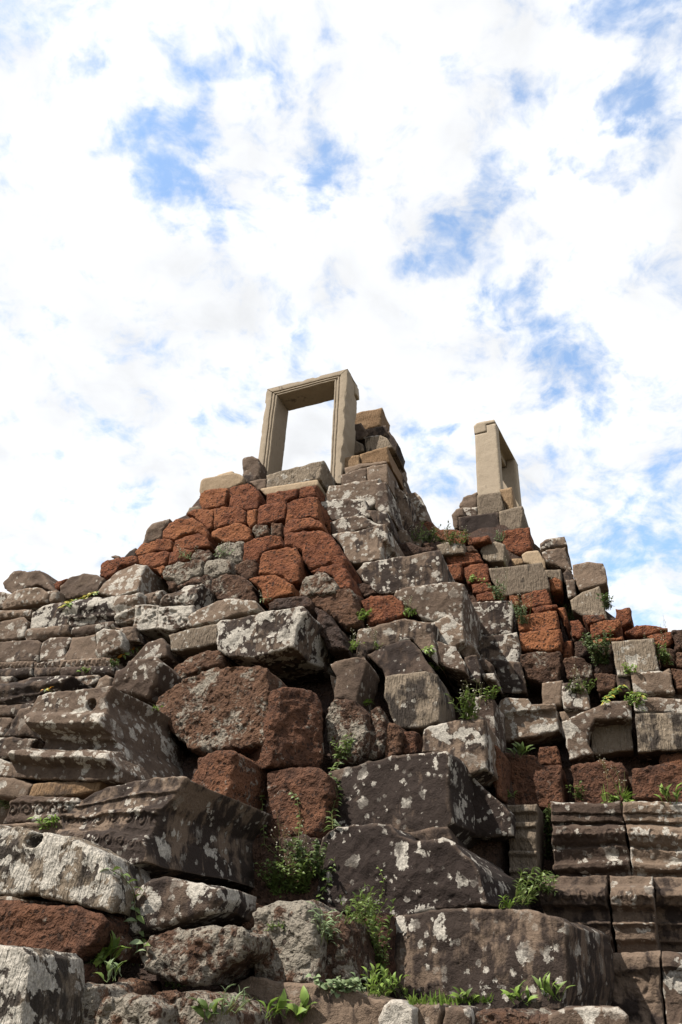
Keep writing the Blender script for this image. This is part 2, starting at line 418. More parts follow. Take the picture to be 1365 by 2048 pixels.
def block_mesh(px, mat, dn=0.0, depth=.7, yaw=0.0, lean=4.0, r=None, ext=5.0, shift=0.0, pr=None, carve=None, res=3.4, amp=1.0, sm=None,
               anchor=None, pk=1.0, holes=()):
    T = TYPE[mat]
    SEED[0] += 1; seed = SEED[0]
    px = np.array(px, float)
    # carry faces that the frame cuts on past the frame
    px[:, 0] = np.where(px[:, 0] <= 2, px[:, 0] - 70, px[:, 0]); px[:, 0] = np.where(px[:, 0] >= 1363, px[:, 0] + 90, px[:, 0])
    px[:, 1] = np.where(px[:, 1] >= 2040, px[:, 1] + 50, px[:, 1])
    if mat in 'LBG':       # open joints round the laterite blocks
        c0 = (px.min(0) + px.max(0)) / 2; px = c0 + (px - c0) * (1 - 2.8 / np.maximum(np.ptp(px, axis=0), 12))
    Nb, Ub = frame(YAW + rad(yaw))
    if anchor is None:
        k = np.argsort(px[:, 1])[-2:]
        ax, ay = px[:, 0].mean(), px[k, 1].mean()
    else: ax, ay = anchor
    A = surf_point(ax, ay, dn)
    s = math.tan(rad(lean))
    nA, zA = (A - EYE) @ Nb, A[2] - EYE[2]
    if ext:
        yb = px[:, 1].max(); yt = px[:, 1].min()
        w = np.clip((px[:, 1] - (yt * .35 + yb * .65)) / (.35 * (yb - yt) + 1e-6), 0, 1)
        px[:, 1] += ext * w
    pts = []
    for x, y in px:
        rr = ray(x, y); t = (nA - s * zA) / (rr @ Nb - s * rr[2]); P = t * rr
        pts.append(((P @ Ub), P[2]))
    poly = np.array(pts)
    if (poly[:, 0] * np.roll(poly[:, 1], -1) - poly[:, 1] * np.roll(poly[:, 0], -1)).sum() < 0: poly = poly[::-1]
    dist = np.linalg.norm(A - EYE)
    h = res * dist / FPX
    loop = resample(poly, h * 1.15)
    for _ in range((T['sm'] if sm is None else sm)):
        loop = .5 * loop + .25 * (np.roll(loop, 1, 0) + np.roll(loop, -1, 0))
    lo, hi = loop.min(0), loop.max(0)
    gx = np.arange(lo[0], hi[0], h); gy = np.arange(lo[1], hi[1], h * .87)
    G = np.stack(np.meshgrid(gx, gy), -1); G[1::2, :, 0] += h * .5
    G = G.reshape(-1, 2); G = G + (RNG.random(G.shape) - .5) * h * .35
    if len(G):
        G = G[inside(G, loop)]
    if len(G):
        G = G[bdist(G, loop) > h * .55]
    nb = len(loop)
    allp = np.vstack([loop, G]) if len(G) else loop
    v2, _, f2, ov, _, _ = delaunay_2d_cdt([Vector(p) for p in allp], [(i, (i + 1) % nb) for i in range(nb)], [], 1, 1e-7)
    P2 = np.array([tuple(v) for v in v2])
    bidx = np.full(nb, -1)
    for i, o in enumerate(ov):
        for q in o:
            if q < nb: bidx[q] = i
    ok = (bidx >= 0).all()
    d = bdist(P2, loop)
    isb = np.zeros(len(P2), bool)
    if ok: isb[bidx] = True
    d[isb] = 0
    R = T['r'] if r is None else r
    R = min(R, .32 * min(hi[0] - lo[0], hi[1] - lo[1]))
    W3 = lambda p, off: EYE + p[:, :1] * Ub + (nA + s * (p[:, 1:2] - zA) + off[:, None] + shift) * Nb + p[:, 1:2] * ZV
    base = W3(P2, np.zeros(len(P2)))
    wear = .55 + .9 * (vnoise(base * 4.5, seed)[:, 0] * .5 + .5) ** 1.5 + 1.3 * np.clip(vnoise(base * 7.0, seed + 5)[:, 1] - .35, 0, 1)
    Rv = R * wear
    push = np.where(d < Rv, Rv - np.sqrt(np.maximum(Rv ** 2 - (Rv - d) ** 2, 0)), 0)
    off = push
    if pr or carve:
        # height fraction between the block's lower and upper edge lines
        c = np.array(poly); n4 = len(c)
        top = c[c[:, 1] > (c[:, 1].mean())]; bot = c[c[:, 1] <= c[:, 1].mean()]
        ft = np.polyfit(top[:, 0], top[:, 1], 1) if len(top) > 1 and np.ptp(top[:, 0]) > .05 else (0, top[:, 1].max())
        fb = np.polyfit(bot[:, 0], bot[:, 1], 1) if len(bot) > 1 and np.ptp(bot[:, 0]) > .05 else (0, bot[:, 1].min())
        zt = np.polyval(ft, P2[:, 0]); zb = np.polyval(fb, P2[:, 0])
        v = np.clip((P2[:, 1] - zb) / np.maximum(zt - zb, .02), 0, 1)
        Hm = float(np.mean(zt - zb))
        if pr:
            q = np.array(PROFILES[pr]); off = off - np.interp(v, q[:, 0], q[:, 1]) * min(1.0, Hm / .35) * pk
        if carve:
            for (v0, v1, kind, ca) in carve:
                m = (v > v0) & (v < v1)
                if m.any():
                    vv = (v[m] - v0) / (v1 - v0)
                    off[m] = off[m] - carve_fn(kind, P2[m, 0], vv, Hm * (v1 - v0)) * ca * np.clip(d[m] / .03, 0, 1)
    for hx, hy, hr in holes:      # sockets sunk into the face
        rr = ray(hx, hy); t = (nA - s * zA) / (rr @ Nb - s * rr[2]); Pc = t * rr
        q = np.hypot(P2[:, 0] - Pc @ Ub, P2[:, 1] - Pc[2]) / (hr * dist / FPX)
        off = off + np.where(q < 1.15, .09 * np.clip((1.15 - q) / .4, 0, 1), 0)
    verts = [W3(P2, off)]
    faces = [list(f) for f in f2]
    if ok:
        # side walls in graded rings, then a plain back
        rb = off[bidx]
        tot = max(depth, rb.max() + .05)
        ring_prev = list(bidx); cnt = len(P2)
        lp2 = P2[bidx]
        cen = lp2.mean(0)
        for q in (.05, .13, .26, .45, .7, 1.0):
            o = rb + (tot - rb) * q
            sh = 1 - .03 * q
            verts.append(W3(cen + (lp2 - cen) * sh, o))
            idx = list(range(cnt, cnt + nb)); cnt += nb
            for i in range(nb):
                j = (i + 1) % nb
                faces.append([ring_prev[j], ring_prev[i], idx[i], idx[j]])
            ring_prev = idx
        # back cap: fan to the centre
        verts.append(W3(cen[None], np.array([tot])))
        for i in range(nb): faces.append([ring_prev[(i + 1) % nb], ring_prev[i], cnt])
    V = np.vstack(verts)
    a1, a2, a3 = T['a']
    a1, a2, a3 = a1 * amp, a2 * amp, a3 * amp
    sc = min(1.0, (hi - lo).min() / .25)
    rg = np.abs(vnoise(V * 5.5, seed + 3)[:, :1])
    V = V + Nb * ((.5 - rg) * -a1 * .9 * sc)
    V = V + vnoise(V * 4.0, seed) * a1 * sc + vnoise(V * 12.0, seed + 1) * a2 * sc + vnoise(V * 34.0, seed + 2) * a3
    return V, faces

# ------------------------------------------------------------------ things made of blocks
# key: (name, label, category, default offset from the ruin's face in metres)
THINGS = {
 'mass': ('laterite_terrace', 'stepped bank of rust-red laterite blocks below the tall stone doorway', 'terrace', -.35),
 'sill': ('doorway_sill', 'grey and tan sandstone sill courses right under the tall doorway', 'sill', -.35),
 'pier': ('sandstone_pier', 'ruined sandstone pier stacked against one jamb of the tall doorway', 'pier', .0),
 'flank': ('stair_flank', 'steep flank of big brown lichen-spotted sandstone blocks below the pier', 'stair flank', .0),
 'gully': ('rubble_slope', 'overgrown slope of small laterite rubble between the two door frames', 'rubble', .95),
 'peak': ('block_tower', 'stepped tower of mixed tan and laterite blocks under the short door frame', 'tower', 1.5),
 'rwall': ('retaining_wall', 'retaining wall of lipped sandstone blocks over red laterite, above the carved plinth', 'wall', .95),
 'plinth': ('moulded_plinth', 'carved sandstone plinth with long horizontal mouldings and a baluster pilaster', 'plinth', .8),
 'lwall': ('moulded_wall', 'weathered wall of carved grey sandstone mouldings in long courses', 'wall', -.55),
 'lstack': ('laterite_corner', 'corner stack of big dark red pitted laterite blocks under the overhanging slab', 'masonry', -.5),
 'foot': ('laterite_footing', 'low footing of grey-crusted pitted laterite stones among the weeds', 'footing', -.5),
 # stones lying loose
 '*slab': ('stone_slab', 'thick overhanging sandstone slab, streaked white, capping the laterite corner', 'slab', -.62),
 '*frag': ('slab_fragment', 'thin pale slab fragment tilted beside the thick overhanging slab', 'slab', -.66),
 '*ledge': ('sandstone_block', 'smooth pale block wedged under the thin slab fragment', 'block', -.6),
 '*bould': ('sandstone_boulder', 'rough squarish grey boulder wedged between moulded wall and laterite corner', 'boulder', -.75),
 '*jblk': ('moulded_block', 'large fallen moulded block with a round socket hole in its upper roll', 'block', -1.05),
 '*rblk': ('carved_block', 'tilted block with scroll bands on its face and a black flank', 'block', -1.3),
 '*lich': ('sandstone_block', 'long chisel-marked block almost white with lichen above red laterite', 'block', -1.6),
 '*blot': ('sandstone_block', 'small rounded block with large chalk-white lichen blots', 'block', -1.3),
 '*edge': ('standing_slab', 'upright grey slab with a rounded top and black streaks beside red laterite', 'slab', -2.0),
 '*fall1': ('moulded_block', 'dark flat-topped moulded block just behind the fallen block with socket hole', 'block', -.85),
 '*top1': ('sandstone_block', 'pale wedge block with a dark flank topping the moulded wall', 'block', -.45),
 '*top2': ('sandstone_block', 'rough angular block with a carved lower band topping the moulded wall', 'block', -.45),
 '*top3': ('sandstone_block', 'flat-bottomed grey block jutting over the skyline at the end of the moulded wall', 'block', -.4),
 '*nose': ('sandstone_block', 'ochre block with white-streaked flank beside the overhanging slab', 'block', -.22),
 '*pale': ('stone_fragment', 'pale rounded fragment on the long ground-level kerb stone', 'fragment', -1.05),
 '*kerb': ('kerb_stone', 'long dark kerb stone with rounded back at the weedy foot of the stairs', 'kerb', -.85),
 '*low1': ('sandstone_block', 'low lichen-capped block sunk at the foot of the biggest flank block', 'block', -.8),
 '*seat': ('sandstone_block', 'squat weathered block standing beside the open jamb of the tall doorway', 'block', -.3),
}

BLOCKS = """
# --- sill and stones by the tall doorway
*seat S A 420,790 440,772 510,762 555,785 565,850 545,940 420,920 ; d=.3 l=.35 k=.25 r=.04
sill S A 425,912 545,925 535,965 470,980 415,975 ; d=.4 k=.7 l=.1
sill T A 72,1045 85,965 112,945 345,905 400,915 432,940 425,985 310,1030 100,1070 ; d=.7
sill T A 213,920 330,888 352,893 352,912 220,932 ; d=.5 dn=-.2
sill S A 480,978 545,955 612,948 612,1015 560,1028 ; d=.5 k=.4 l=.2
sill P A 612,922 740,876 1068,800 1052,962 610,1028 ; d=.75 l=.5 k=.45 amp=1.8 r=.03
sill T A 560,1032 1028,955 1032,1005 610,1070 ; d=.7 dn=-.30
# --- red laterite terrace
mass L A 72,1065 110,1037 290,1015 308,1030 297,1165 90,1190 68,1150 ; d=.7
mass L A 310,1030 350,1005 470,980 530,1020 562,1090 545,1180 460,1195 300,1165 ; d=.7 k=.1
mass L A 608,1078 720,1050 862,1025 858,1095 760,1130 605,1150 ; d=.7 k=.25
mass L A 868,1015 1018,993 1024,1082 865,1097 ; d=.7 k=.25
mass L A 533,1190 555,1163 770,1120 776,1180 757,1272 533,1322 ; d=.7
mass L A 773,1145 830,1110 1000,1080 1032,1100 1038,1270 960,1252 760,1288 ; d=.7
mass L A 455,1200 547,1190 532,1312 480,1332 450,1300 ; d=.5 k=.2
mass L A 188,1190 250,1175 380,1163 452,1210 452,1302 300,1312 178,1342 ; d=.7
mass P C 770,252 800,220 870,205 890,228 ; d=.4 dn=0
mass L C 765,275 800,240 880,225 1002,230 992,370 960,400 900,350 820,290 ; d=.7
mass L C 573,400 620,340 690,300 820,290 900,350 960,420 950,460 880,425 770,430 690,470 570,458 ; d=.7
mass S C 415,512 460,400 500,350 590,320 642,310 620,350 575,400 570,460 480,482 ; d=.5 dn=-.1 l=.35
mass L C 965,410 1020,375 1190,340 1250,350 1297,400 1292,472 1200,482 1100,492 970,457 ; d=.7
mass L C 660,555 680,480 760,437 870,415 940,460 962,530 850,547 660,572 ; d=.7
mass L C 355,570 400,510 520,475 640,465 668,490 652,562 560,562 380,602 ; d=.7
mass L C 373,602 480,572 600,557 642,577 622,667 500,692 373,672 ; d=.7
mass L C 620,668 640,582 720,542 842,547 792,642 700,652 ; d=.7
mass S C 262,608 310,572 366,545 360,602 ; d=.4 k=.7 dn=-.2
mass S C 168,612 205,602 235,608 230,625 ; d=.3 k=.4 dn=-.2
mass L C 70,762 85,672 120,637 250,612 372,600 377,667 250,692 200,742 140,777 ; d=.8
mass L C 500,702 590,672 602,702 580,762 560,745 ; d=.5
mass G C 578,732 600,692 720,652 780,650 860,625 912,650 902,742 780,802 690,832 590,792 ; d=.6 l=0.85 k=.1
mass G C 788,642 800,577 850,552 960,550 977,610 922,682 880,632 ; d=.6 l=0.70
mass G C 1008,602 1000,542 1080,502 1232,485 1227,642 1140,662 1010,612 ; d=.6 l=0.95
mass G C 903,722 940,642 1010,615 1132,630 1147,732 980,772 920,742 ; d=.6 l=0.95
mass G C 1148,692 1200,647 1330,630 1352,680 1342,772 1240,787 1150,732 ; d=.6 l=0.45 k=.3
mass G C 588,802 650,790 692,820 692,882 630,872 ; d=.5 l=0.55 k=.3
mass G C 693,842 780,802 820,772 950,740 977,800 972,882 900,832 700,862 ; d=.6 l=0.65 k=.2
mass G C 968,882 980,792 1080,742 1180,740 1262,790 1322,880 1342,962 1100,972 1000,942 ; d=.6 l=0.55 k=.25
mass L D 508,352 560,315 720,290 790,315 837,360 842,397 700,387 590,407 505,437 ; d=.7
mass G D 243,377 290,345 380,355 392,420 300,452 250,412 ; d=.5 l=0.70 k=.4
mass G D 393,347 500,335 507,432 400,432 ; d=.5 l=0.65 k=.2
mass L D 508,440 590,405 820,388 890,440 950,500 1020,620 1002,700 880,672 730,702 670,662 640,572 508,532 ; d=.8 r=.05
mass L D 188,502 280,457 440,430 490,435 507,522 400,547 330,592 300,642 178,642 ; d=.7
mass L D 328,592 380,560 520,535 600,535 640,590 657,640 642,792 570,812 480,762 308,752 303,662 ; d=.7
mass L D 723,722 780,690 920,665 1010,700 1042,770 1062,872 960,862 900,762 800,732 ; d=.5 dn=-.42
mass G D 623,872 640,812 720,772 750,725 840,735 900,780 942,862 932,902 740,922 625,912 ; d=.5 l=0.80 k=.5 dn=-.45
mass L D 228,792 300,762 440,745 500,780 592,840 592,912 470,932 340,972 330,882 ; d=.6 k=.5
mass G D 388,992 450,952 620,915 690,925 742,980 722,1022 400,1032 ; d=.6 k=.75 l=0.20 dn=-.45
mass G D 698,932 760,912 880,892 960,875 1082,868 1097,920 1112,1142 1000,1182 900,1092 760,1012 ; d=.7 k=.6 l=0.45 dn=-.25
mass G D 740,1000 880,1070 960,1180 1005,1260 1012,1365 870,1365 780,1200 ; d=.6 k=.8 l=0.25 dn=-.3
mass L E 148,642 250,600 430,600 502,650 532,742 440,792 205,842 ; d=.6 k=.45 l=.4 dn=-.1
mass G E 120,500 200,490 262,510 305,580 200,602 130,582 ; d=.4 k=.8 l=0.40 dn=0
# --- pier against the doorway
pier O B 373,215 500,170 662,140 647,275 530,302 373,302 ; d=.5 k=.25
pier S B 328,332 345,300 490,270 552,350 522,382 430,397 325,422 ; d=.6 k=0.53 l=0.15
pier S B 528,315 690,285 707,320 692,357 560,362 ; d=.5 k=0.63 l=0.15
pier S B 690,362 708,322 787,430 772,492 740,452 ; d=.5 k=0.88 dn=.1 l=0.15
pier P B 298,442 430,395 502,430 512,487 315,542 300,492 ; d=.6 k=0.45
pier P B 518,382 560,365 650,360 700,390 745,452 642,472 528,487 ; d=.7 k=0.50
pier O B 298,552 477,515 477,602 360,642 298,672 ; d=.7 k=.1
pier O B 479,512 700,450 717,572 540,582 479,602 ; d=.9 k=.1
pier S B 358,622 480,592 690,570 697,592 540,617 370,657 ; d=.6 l=0.20 dn=-.05 k=0.35
pier S B 318,687 540,620 537,737 343,752 ; d=.8 l=0.50 k=0.35
pier S B 541,620 697,590 702,737 622,707 541,742 ; d=1.3 l=0.45 k=0.35
pier S B 198,872 240,770 370,750 600,720 642,700 622,762 612,902 560,932 520,882 200,892 ; d=1.1 l=0.70 k=0.38
pier S B 618,742 692,738 722,962 640,962 600,922 ; d=1.4 l=0.65 dn=.05 k=0.48
pier S B 163,1037 173,895 290,867 522,875 542,962 572,1012 350,1022 ; d=.9 l=0.75 k=0.48
pier S B 243,1062 350,1020 500,1010 592,1062 692,1087 265,1152 ; d=.9 l=0.65 k=0.48
pier S B 543,962 692,960 724,1062 702,1087 600,1062 ; d=1.4 l=0.45 dn=.05 k=0.58
pier L B 173,1042 252,1035 247,1142 200,1092 ; d=.4 dn=-.05
pier S B 715,600 790,602 842,712 862,832 735,742 ; d=.9 dn=.75 l=0.40 k=0.53
pier S B 712,740 860,830 858,1000 800,1090 735,1100 ; d=.9 dn=.7 l=0.50 k=0.58
pier S B 858,832 930,818 975,870 1002,922 1012,1032 900,1062 858,982 ; d=.7 dn=1.0 l=0.60 k=0.48
pier S B 742,452 775,500 790,602 718,600 712,560 ; d=.6 dn=.5 k=0.38
# --- stair flank, from the top down
flank S D 903,437 1332,358 1342,480 1302,502 1297,622 1070,652 1030,642 970,512 ; d=1.1 l=0.66 k=0.53
flank S E 133,412 180,352 460,292 800,235 822,290 817,502 660,522 440,552 310,567 200,502 ; d=.9 l=0.56 k=0.58
flank S E 428,602 450,557 850,507 940,500 997,520 992,640 987,852 880,762 740,792 650,772 560,702 ; d=1.0 l=0.66 k=0.38
flank S E 133,1002 150,882 300,850 520,790 750,815 757,952 787,1132 660,1052 580,957 520,967 240,1052 200,1112 133,1082 ; d=1.0 l=0.56 k=0.58
flank S E 752,832 870,762 990,852 1002,962 920,1002 870,1002 780,962 ; d=.9 l=0.91 k=0.38 dn=.12
flank S E 765,960 870,1000 930,1010 1000,1150 1005,1200 900,1180 790,1130 ; d=.7 l=0.76 k=0.38 dn=.1
flank S E 928,1002 1040,962 1082,1022 1012,1102 960,1062 ; d=.5 l=0.56 k=0.58 dn=.3
flank S E 1088,1132 1150,1100 1222,1162 1202,1202 1120,1190 ; d=.5 l=0.66 k=0.48 dn=.45
flank S E 1128,1232 1232,1225 1252,1272 1150,1262 ; d=.4 l=0.94 k=0.28 dn=.4
flank S E 1000,1100 1090,1080 1130,1180 1120,1300 1000,1280 ; d=.6 l=0.36 k=0.78 dn=.35
flank S N 318,205 400,152 612,95 662,152 802,332 720,312 450,352 430,292 ; d=.9 l=0.46 k=0.63 ln=14
flank P N 438,482 450,350 720,310 802,340 822,482 812,642 700,682 530,692 480,602 ; d=.7 l=0.41 k=0.60
flank S N 83,252 110,207 240,195 312,225 150,237 ; d=.4 k=0.68 l=0.16 dn=-.05
*nose S N 73,272 170,232 302,225 322,262 277,392 247,512 100,482 110,362 ; d=.42 l=.5 k=.1
flank S N 68,342 130,350 202,432 182,482 100,492 ; d=.3 l=0.61 dn=-.15
flank S N 706,862 718,712 760,692 1000,650 1122,635 1127,702 1142,962 1000,1012 900,922 880,872 ; d=.8 l=0.66 k=0.58 e=8
flank S s 655,1546 700,1532 780,1514 845,1506 895,1502 901,1514 899,1572 906,1642 880,1665 800,1672 665,1672 658,1600 ; d=1.0 y=8 l=0.48 k=0.80 dn=-.05
flank S N 895,905 935,920 1050,1040 1150,1130 1300,1290 1310,1420 1150,1440 1000,1430 900,1400 ; d=.9 l=0.56 k=0.83 dn=.35
flank S O 515,197 700,165 772,160 805,230 640,242 ; d=.6 k=0.68 l=0.21 dn=-.12
flank S s 639,1676 675,1657 735,1650 780,1650 800,1668 830,1680 890,1678 920,1700 950,1728 965,1755 979,1804 870,1819 775,1833 700,1822 640,1806 ; d=1.0 y=8 l=0.51 k=0.90 dn=-.2 amp=1.3
flank S s 779,1833 850,1822 960,1817 1060,1821 1115,1836 1131,1851 1133,1960 1127,2016 800,2016 783,1960 ; d=1.0 y=11 l=0.51 k=0.70 dn=-.25
flank S N 1000,502 1150,480 1187,512 1197,772 1150,762 1120,642 1000,652 ; d=.5 l=0.66 k=0.38 dn=.35
flank B N 1125,720 1180,800 1240,850 1235,1170 1190,1160 1140,960 ; d=.5 k=.3 dn=.45
# --- laterite between corner and flank
flank G N 38,562 110,492 230,502 302,562 327,662 322,842 250,932 60,962 38,802 ; d=.5 l=0.70 k=.2 dn=-.1
flank G N 318,572 390,545 432,592 452,682 442,792 432,862 318,902 325,662 ; d=.5 l=0.70 k=.1 dn=-.05
flank G N 438,652 532,672 562,722 552,882 420,922 ; d=.4 k=.6 l=0.35 dn=0
flank B N 558,712 662,710 672,862 560,882 ; d=.4 k=.2 dn=.05
# --- laterite corner
lstack G L 138,202 170,102 320,20 470,-5 492,92 350,132 150,242 ; d=.7 l=0.55 k=.2
lstack G L 28,412 55,302 150,235 350,130 520,105 720,108 805,135 808,500 795,640 640,662 280,690 160,560 ; d=.58 y=5 l=.62 k=.35 r=.03 res=2.8
lstack B L 420,140 560,105 720,112 802,170 802,452 772,640 640,680 400,690 ; d=.55 y=5 sh=.6 k=.4 l=0.47 r=.06
lstack B L 850,240 985,250 1050,265 1150,290 1190,350 1205,700 1185,805 1000,800 800,780 800,500 ; d=.45 y=-48 dn=-.32 k=.25 l=0.52 r=.06
lstack B L 248,902 290,742 400,682 540,675 577,702 560,900 540,1000 540,1252 258,1252 ; d=.75 y=5 l=0.52 k=.4 r=.06
lstack B L 783,832 880,810 1010,790 1130,780 1222,852 1252,982 1222,1062 1202,1202 1150,1272 900,1322 768,1292 778,1002 ; d=.6 dn=-.15 l=0.42 k=.25 r=.05
*slab S V 110,290 130,262 600,188 622,215 590,300 560,425 330,487 150,472 110,442 ; d=.85 y=4 l=.8 k=.65 e=0 amp=1.5
*frag S C 778,1097 900,1022 1010,972 1100,960 1330,965 1360,1035 1190,1082 1040,1132 820,1177 ; d=.5 l=.75 k=.3 e=0
*ledge P C 638,1247 820,1192 1032,1150 1027,1302 870,1347 660,1367 ; d=.5 l=.6 k=.1 e=2
*bould S I 908,1002 925,902 1030,802 1240,780 1300,850 1250,962 1170,1082 1050,1062 930,1042 ; d=.45 l=.55 k=.15 r=.04 amp=1.5
lwall S I 1028,802 1180,662 1300,630 1342,680 1342,762 1242,787 ; d=.4 l=0.55 k=0.30 dn=-.62
# --- left moulded wall
*top1 S I 790,252 825,182 960,77 1090,30 1172,40 1132,132 1097,242 940,267 ; d=.75 l=.7 k=.25 ln=20
*top2 S I 465,302 500,202 560,137 680,105 780,120 832,150 792,232 762,262 640,272 ; d=.5 l=.4 k=.15 ln=10 cv=dentil:.02:.2:.012
*top3 S I 28,182 110,92 330,90 347,132 432,222 440,237 300,202 200,217 110,252 35,217 ; d=.5 l=.35 k=.15 amp=1.5
lwall S I 20,352 60,292 120,252 240,225 320,225 392,270 372,332 180,357 25,377 ; d=.5 l=0.55 k=0.30 cv=lozenge:.05:.35:.016
lwall S I 0,225 92,262 20,372 0,382 ; d=.5 l=0.65 k=0.35
lwall S I 378,252 462,240 452,302 400,322 ; d=.4 l=0.55 k=0.35
mass L I 420,187 480,157 547,140 490,212 450,237 ; d=.4
lwall S I 578,352 620,312 740,292 900,280 932,300 942,472 870,492 700,502 560,522 560,442 ; d=.6 l=0.85 k=0.65 pr=roll res=2.6
lwall S I 943,292 1060,277 1130,265 1130,360 1090,472 930,492 ; d=.6 l=0.85 k=0.30 pr=roll res=2.6
lwall S I 1110,332 1150,282 1260,242 1310,240 1262,350 1115,357 ; d=.5 l=0.75 k=0.40 pr=torus cv=scroll:.1:.9:.016 res=2.2
lwall S C 573,1002 620,922 700,892 760,842 912,828 882,902 838,1002 720,1007 ; d=.6 l=0.65 k=0.55 pr=torus cv=scroll:.1:.8:.016 res=2.2
lwall S C 348,1162 375,1010 552,1005 547,1132 532,1192 380,1202 ; d=.5 l=0.95 k=0.40 e=0 cv=face:.15:.95:.020 res=2.2
lwall S C 528,1202 555,1015 830,1005 817,1082 780,1102 822,1177 640,1212 ; d=.5 l=0.95 k=0.35 e=0 cv=face:.15:.95:.020 res=2.2 dn=-.6
lwall S I 0,412 252,390 242,442 0,462 ; d=.5 l=0.65 cv=lozenge:.1:.9:.02 k=0.35
lwall S I 253,532 260,422 340,372 400,352 470,342 562,362 557,452 540,512 430,547 250,542 ; d=.5 l=0.90 k=0.60
lwall S I 203,602 230,547 560,515 565,592 210,627 ; d=.6 l=0.55 k=0.55 pr=torus res=2.6
lwall S I 568,582 590,532 910,490 922,542 860,562 600,597 ; d=.6 l=0.55 k=0.50 pr=torus res=2.6
lwall S I 920,545 1080,530 1115,630 1000,640 985,580 ; d=.5 l=0.55 k=0.50 cv=scroll:.1:.9:.010
lwall S I 0,562 60,482 180,457 210,492 192,602 100,622 0,642 ; d=.6 l=0.60 k=0.45
lwall S I 0,670 110,652 300,640 327,660 302,802 0,832 ; d=.6 l=0.55 k=0.50 ln=10
lwall S I 323,792 340,662 400,617 540,605 578,620 522,702 522,792 ; d=.6 l=0.70 k=0.50 ln=10
lwall S I 524,792 580,627 760,597 772,782 ; d=.6 l=0.40 k=0.50 ln=10
lwall S I 763,742 770,592 830,552 960,560 987,622 972,702 880,732 790,782 ; d=.5 l=0.85 k=0.30 cv=face:.1:.9:.014
lwall S I 0,832 270,812 267,862 0,877 ; d=.6 k=0.55 l=0.45 cv=dentil:.15:.85:.016 res=2.4
lwall S I 273,827 480,802 477,852 275,862 ; d=.6 k=0.45 l=0.45 cv=dentil:.15:.85:.016 res=2.4
lwall S I 483,802 882,780 887,842 715,852 481,862 ; d=.6 k=0.40 l=0.50 cv=dentil:.15:.85:.016 res=2.4
lwall S I 0,880 267,862 267,932 0,947 ; d=.7 k=0.70 l=0.40 pr=torus res=2.6
lwall S I 275,862 480,858 482,912 290,932 ; d=.7 k=0.60 l=0.40 pr=torus res=2.6
lwall S I 483,862 905,842 912,912 690,922 490,925 ; d=.7 k=0.55 l=0.40 pr=torus res=2.6
lwall S I 0,940 100,935 60,1000 0,1010 ; d=.5 l=0.65 pr=band k=0.35
lwall S I 600,935 790,925 790,962 690,1020 ; d=.5 l=0.55 pr=band k=0.35
lwall S I 755,1012 790,952 850,915 892,940 882,1002 ; d=.4 l=0.65 k=0.35
*fall1 S I 5,1022 60,977 250,932 577,920 530,985 462,1052 380,1072 300,1102 250,1142 20,1147 ; d=.6 l=.45 k=.7 pr=roll res=2.6
lwall S I 0,1182 120,1160 240,1140 272,1152 200,1240 0,1250 ; d=.6 k=0.60 l=0.45 pr=torus res=2.6 dn=-.8
lwall S I 25,1395 130,1252 160,1192 247,1175 252,1302 262,1400 ; d=.5 k=0.55 l=0.40 dn=-.85
lwall S J 0,260 80,270 100,300 30,400 0,420 ; d=.5 k=0.40 l=0.55 dn=-.8
lwall S J 0,422 100,410 282,432 242,522 130,562 0,582 ; d=.6 k=0.60 l=0.45 dn=-.95
lwall S J 0,577 50,602 100,642 112,722 0,727 ; d=.6 l=0.95 k=0.40 dn=-1.0
lwall S J 0,735 130,740 200,770 262,792 212,882 100,882 0,857 ; d=.6 k=0.40 l=0.45 dn=-1.0
lwall O J 258,795 420,775 820,770 780,850 640,870 220,885 ; d=.5 k=.45 dn=-1.0
*jblk S J 233,222 300,102 400,57 900,8 842,122 872,262 862,402 905,482 967,682 932,777 780,767 400,760 120,737 95,652 160,562 250,547 290,452 255,332 ; d=1.1 y=4 l=.62 k=.36 amp=.7 pr=base e=2 res=2.3 sm=1 hole=735:158:42
lwall S R 20,262 60,152 110,117 420,125 432,150 330,242 ; d=.5 l=0.55 k=0.25 pr=band cv=scroll:.2:.85:.020 dn=-1.15 res=2.2
lwall S R 0,272 40,265 325,245 345,262 330,330 0,330 ; d=.5 k=0.40 l=0.40 dn=-1.2 pr=band
*rblk S R 343,252 440,132 550,72 720,42 950,15 1012,25 962,102 892,202 862,332 862,482 700,522 590,502 560,422 480,372 370,322 ; d=1.1 y=5 l=.45 k=.62 ln=12 pr=slope cv=scroll:.40:.70:.012,scroll:.04:.3:.012 res=2.0
*lich P R 0,277 90,277 180,312 370,332 400,352 560,432 587,522 607,602 602,702 580,752 480,722 400,692 200,652 0,632 ; d=.5 l=.85 k=.55 amp=1.8 e=0 r=.03 hole=185:352:38
foot B R 0,660 200,690 400,712 540,760 562,802 522,902 400,1002 170,1012 0,960 ; d=.5 l=0.42 k=.25 dn=-1.5
foot G R 518,862 560,802 632,832 672,932 652,992 560,992 ; d=.4 l=0.57 k=.2 dn=-1.35
*edge P R 0,920 110,935 147,982 152,1082 147,1202 100,1352 0,1367 ; d=.4 l=.78 k=.6 e=20
foot B R 148,1005 400,1010 402,1122 250,1232 148,1300 ; d=.4 k=.6 dn=-1.45 l=0.42
foot G R 140,1365 250,1202 310,1152 420,1115 512,1130 522,1202 502,1365 ; d=.6 l=0.72 k=.25 dn=-1.6
foot G R 500,1365 505,1312 540,1232 680,1195 800,1210 872,1262 885,1365 ; d=.6 l=0.77 k=.1 dn=-1.65
foot G R 828,1192 900,1167 1050,1180 1182,1242 1230,1310 1230,1365 880,1365 872,1262 ; d=.6 l=0.67 k=.2 dn=-1.5
